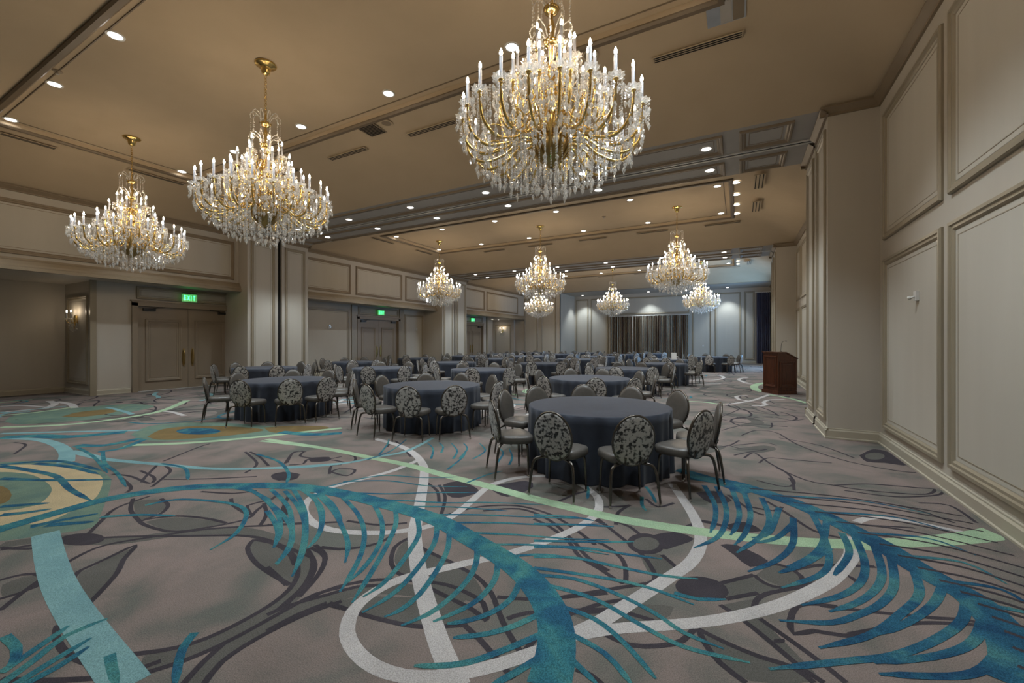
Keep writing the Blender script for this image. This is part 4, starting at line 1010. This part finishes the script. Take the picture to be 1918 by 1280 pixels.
# all z below are measured from the ceiling plate (0) downwards
TIERS = [(6,.25,-1.27,-1.70,.3),(8,.40,-1.50,-1.98,.1),(12,.57,-1.72,-2.25,.2),(22,.95,-1.96,-2.50,.05)]
def make_chandelier():
    t = thing('crystal_chandelier', 'chandelier', 'chandelier')
    mb = MB(); mb.lathe([(.155,0),(.165,-.015),(.15,-.035),(.085,-.055),(.075,-.09),(.06,-.16),(.03,-.18),(.008,-.19)], 24); mb.build('ceiling_canopy', M_brass, t, True)
    mb = MB()
    for k in range(15):
        z = -.2 - .046*k; rows = []
        for i in range(11):
            th = 2*PI*i/10; c = Vector((.016*math.cos(th), 0, z - .03*math.sin(th)*1.0 - .02))
            if k % 2: c = Vector((0, c.x, c.z))
            d = Vector((math.cos(th),0,-math.sin(th))) if not k % 2 else Vector((0,math.cos(th),-math.sin(th)))
            nn = Vector((0,1,0)) if not k % 2 else Vector((1,0,0))
            rows.append([c + (d*math.cos(a) + nn*math.sin(a))*.0055 for a in (0, PI/2, PI, 3*PI/2)])
        mb.grid(rows, True)
    mb.build('chain', M_brass, t, True)
    mb = MB(); mb.lathe([(.01,-.85),(.02,-.9),(.03,-1.0),(.012,-1.06),(.02,-1.1),(.045,-1.2),(.025,-1.3),(.05,-1.36),(.03,-1.44),(.03,-1.6),(.07,-1.68),(.10,-1.76),(.06,-1.86),(.05,-2.0),(.09,-2.08),(.12,-2.2),(.07,-2.3),(.06,-2.4)], 16)
    mb.build('stem', M_brass, t, True)
    mb = MB(); mb.lathe([(.06,-2.4),(.16,-2.42),(.19,-2.47),(.17,-2.56),(.11,-2.64),(.05,-2.68),(.02,-2.72)], 16)
    for k in range(10):
        a = 2*PI*k/10; mb.tube([(.1*math.cos(a),.1*math.sin(a),-2.65),(.19*math.cos(a),.19*math.sin(a),-2.55),(.21*math.cos(a),.21*math.sin(a),-2.44),(.25*math.cos(a),.25*math.sin(a),-2.40)], [.012,.016,.012,.004], 5)
    mb.build('bowl', M_brassd, t, True)
    for zc, rr in ((-.98,.22),(-1.34,.24)):
        mb = MB(); mb.lathe([(.02,zc-.07),(.07,zc-.05),(.09,zc-.01),(.06,zc+.01)], 16)
        crown = mb.build('crown', M_brass, t, True)
        mb = MB()
        for k in range(10):
            a = 2*PI*k/10; c, s_ = math.cos(a), math.sin(a)
            P = catmull([(.06,zc),(.10,zc+.10),(rr*.8,zc+.15),(rr,zc+.08),(rr*.93,zc+.02)], .05)
            mb.tube([(r*c, r*s_, z) for r, z in P], .007, 4)
            for j in range(5): mb.octa((rr*.95*c, rr*.95*s_, zc-.01-.035*j), .009, .03)
            mb.octa((rr*.95*c, rr*.95*s_, zc-.2), .014, .06)
        mb.build('crystal_fronds', M_crys, crown)
    # candle arms
    for ti, (n, r, zt, zh, off) in enumerate(TIERS):
        mbA = MB()
        P = catmull([(.05,zh+.06),(r*.35,zh+.09),(r*.55,zh-.04),(r*.80,zh-.10),(r*.97,zh+.02),(r,zt-.30)], .045)
        mbA.tube([(q[0],0,q[1]) for q in P], [.0155 if ti > 1 else .012]*len(P), 6)
        P = catmull([(r*.52,zh-.02),(r*.62,zh+.12),(r*.76,zh+.10),(r*.74,zh+.02)], .04)
        mbA.tube([(q[0],0,q[1]) for q in P], .008, 5)
        mbA.lathe([(.012,zt-.31),(.03,zt-.295),(.02,zt-.275)], 8, (r,0,0))
        am = mbA.mesh('arm', M_brass, True)
        for k in range(n):
            a = off + 2*PI*k/n
            arm = bpy.data.objects.new('arm', am); COL.objects.link(arm); arm.parent = t; arm.rotation_euler = (0,0,a)
            for nm, me, z in (('drip_pan', PAN, zt-.285), ('candle', CANDLE, zt-.275), ('bulb', BULBM, zt-.07)):
                o = bpy.data.objects.new(nm, me); COL.objects.link(o); o.parent = arm; o.location = (r,0,z)
    # hanging crystal
    mb = MB(); rg = random.Random(3)
    def string(x, y, z, nb, drop):
        for j in range(nb): mb.octa((x, y, z - .026*j), .0105, .026)
        mb.octa((x, y, z - .026*nb - drop*.45), .02 if drop < .09 else .024, drop*1.1, 5)
    for n, r, zt, zh, off in TIERS:
        for k in range(n):
            a = off + 2*PI*k/n; cx, cy_ = r*math.cos(a), r*math.sin(a)
            for j in range(8):
                b = 2*PI*j/8; string(cx + .072*math.cos(b), cy_ + .072*math.sin(b), zt-.285, rg.randint(1,3), .075)
            for fr, dz in ((.35,.05),(.55,-.07),(.72,-.12),(.88,-.09)):
                string(r*fr*math.cos(a), r*fr*math.sin(a), zh+dz, rg.randint(1,3), rg.choice((.06,.08)))
            # swag to the next candle
            a2 = off + 2*PI*(k+1)/n
            for j in range(1, 9):
                f = j/9; aa = a + (a2-a)*f
                mb.octa((r*math.cos(aa), r*math.sin(aa), zt - .30 - .16*math.sin(f*PI)), .009, .026)
    for rr, n, z0, nb0, nb1 in ((.95,60,-2.22,8,12),(.84,48,-2.36,7,10),(.72,40,-2.44,7,10),(.58,30,-2.52,8,11),(.44,24,-2.56,8,11),(.30,16,-2.62,8,11),(.16,8,-2.7,7,9),(.36,20,-1.95,4,7),(.52,28,-2.15,4,7),(.24,14,-1.7,3,6),(.74,38,-2.24,4,6),(.2,12,-1.9,4,7),(.3,18,-2.25,4,7)):
        for k in range(n):
            a = 2*PI*k/n + rg.uniform(-.03,.03); string(rr*math.cos(a), rr*math.sin(a), z0 + rg.uniform(-.03,.03), rg.randint(nb0, nb1), rg.choice((.07,.09,.11)))
    string(0,0,-2.74,6,.14)
    o = mb.build('crystal_pendants', M_crys, t); o['kind'] = 'stuff'
    return t
CH = [(-1.8,4.23,'largest, nearest chandelier top right of centre'), (-6.92,4.2,'second chandelier of the front row, between nearest and leftmost'), (-12.09,4.28,'leftmost front chandelier before the first exit door'),
      (-12.16,15.46,'middle-row chandelier on the left near the second pilaster'), (-7.02,15.37,'middle-row chandelier in the centre of the room'), (-1.89,15.4,'middle-row chandelier on the right near the aisle'),
      (-12.25,26.6,'far-row chandelier on the left, hanging below another'), (-7.1,26.6,'far-row chandelier left of the striped curtain centre'), (-1.95,26.6,'far-row chandelier on the right before the far wall')]
proto = make_chandelier()
for i, (x, y, lb) in enumerate(CH):
    if i == 0: kids(proto); [kids(q) for q in kids(proto)]; c = proto
    else: c = dup(proto)
    c.location = (x, y, ZT); c.rotation_euler = (0, 0, i*.37)
    tag(c, 'lit brass and crystal candle chandelier, ' + lb, 'chandelier', 'crystal chandeliers')

# ------------------------------------------------------------------ wall sconces in the alcoves
def sconce(x, y, z, rz, lb):
    t = thing('wall_sconce', lb, 'wall lamp', (x, y, z), rz, 'crystal wall sconces')
    mb = MB(); mb.lathe([(.05,-.12),(.07,0),(.05,.12)], 12, (0,.01,0)); mb.tube([(0,.03,-.1),(0,.06,-.3)], [.03,.008], 6); mb.build('back_plate', M_brass, t, True)
    for s_ in (-1, 1):
        mb = MB(); mb.tube(catmull([(0,.03,-.05),(s_*.08,.10,-.12),(s_*.16,.16,-.08),(s_*.17,.17,.0)], .03), .01, 6); arm = mb.build('arm', M_brass, t, True)
        for nm, me, dz in (('drip_pan', PAN, .0), ('candle', CANDLE, .01), ('bulb', BULBM, .21)):
            o = bpy.data.objects.new(nm, me); COL.objects.link(o); o.parent = arm; o.location = (s_*.17,.17,dz)
    mb = MB(); rg = random.Random(5)
    for k in range(26):
        a = rg.uniform(0, PI); r = rg.uniform(.05,.2); x0, y0, z0 = r*math.cos(a), .03 + r*math.sin(a)*.8, rg.uniform(-.25,.0)
        for j in range(3): mb.octa((x0, y0, z0 - .026*j), .008, .024)
        mb.octa((x0, y0, z0-.11), .014, .07)
    o = mb.build('crystal_pendants', M_crys, t); o['kind'] = 'stuff'
sconce(XLA+1.0, ALC1[1]-.012, 2.25, PI, 'lit two-candle crystal sconce in the near left alcove')
sconce(XLA+1.0, ALC2[1]-.012, 2.45, PI, 'lit two-candle crystal sconce in the far left alcove')
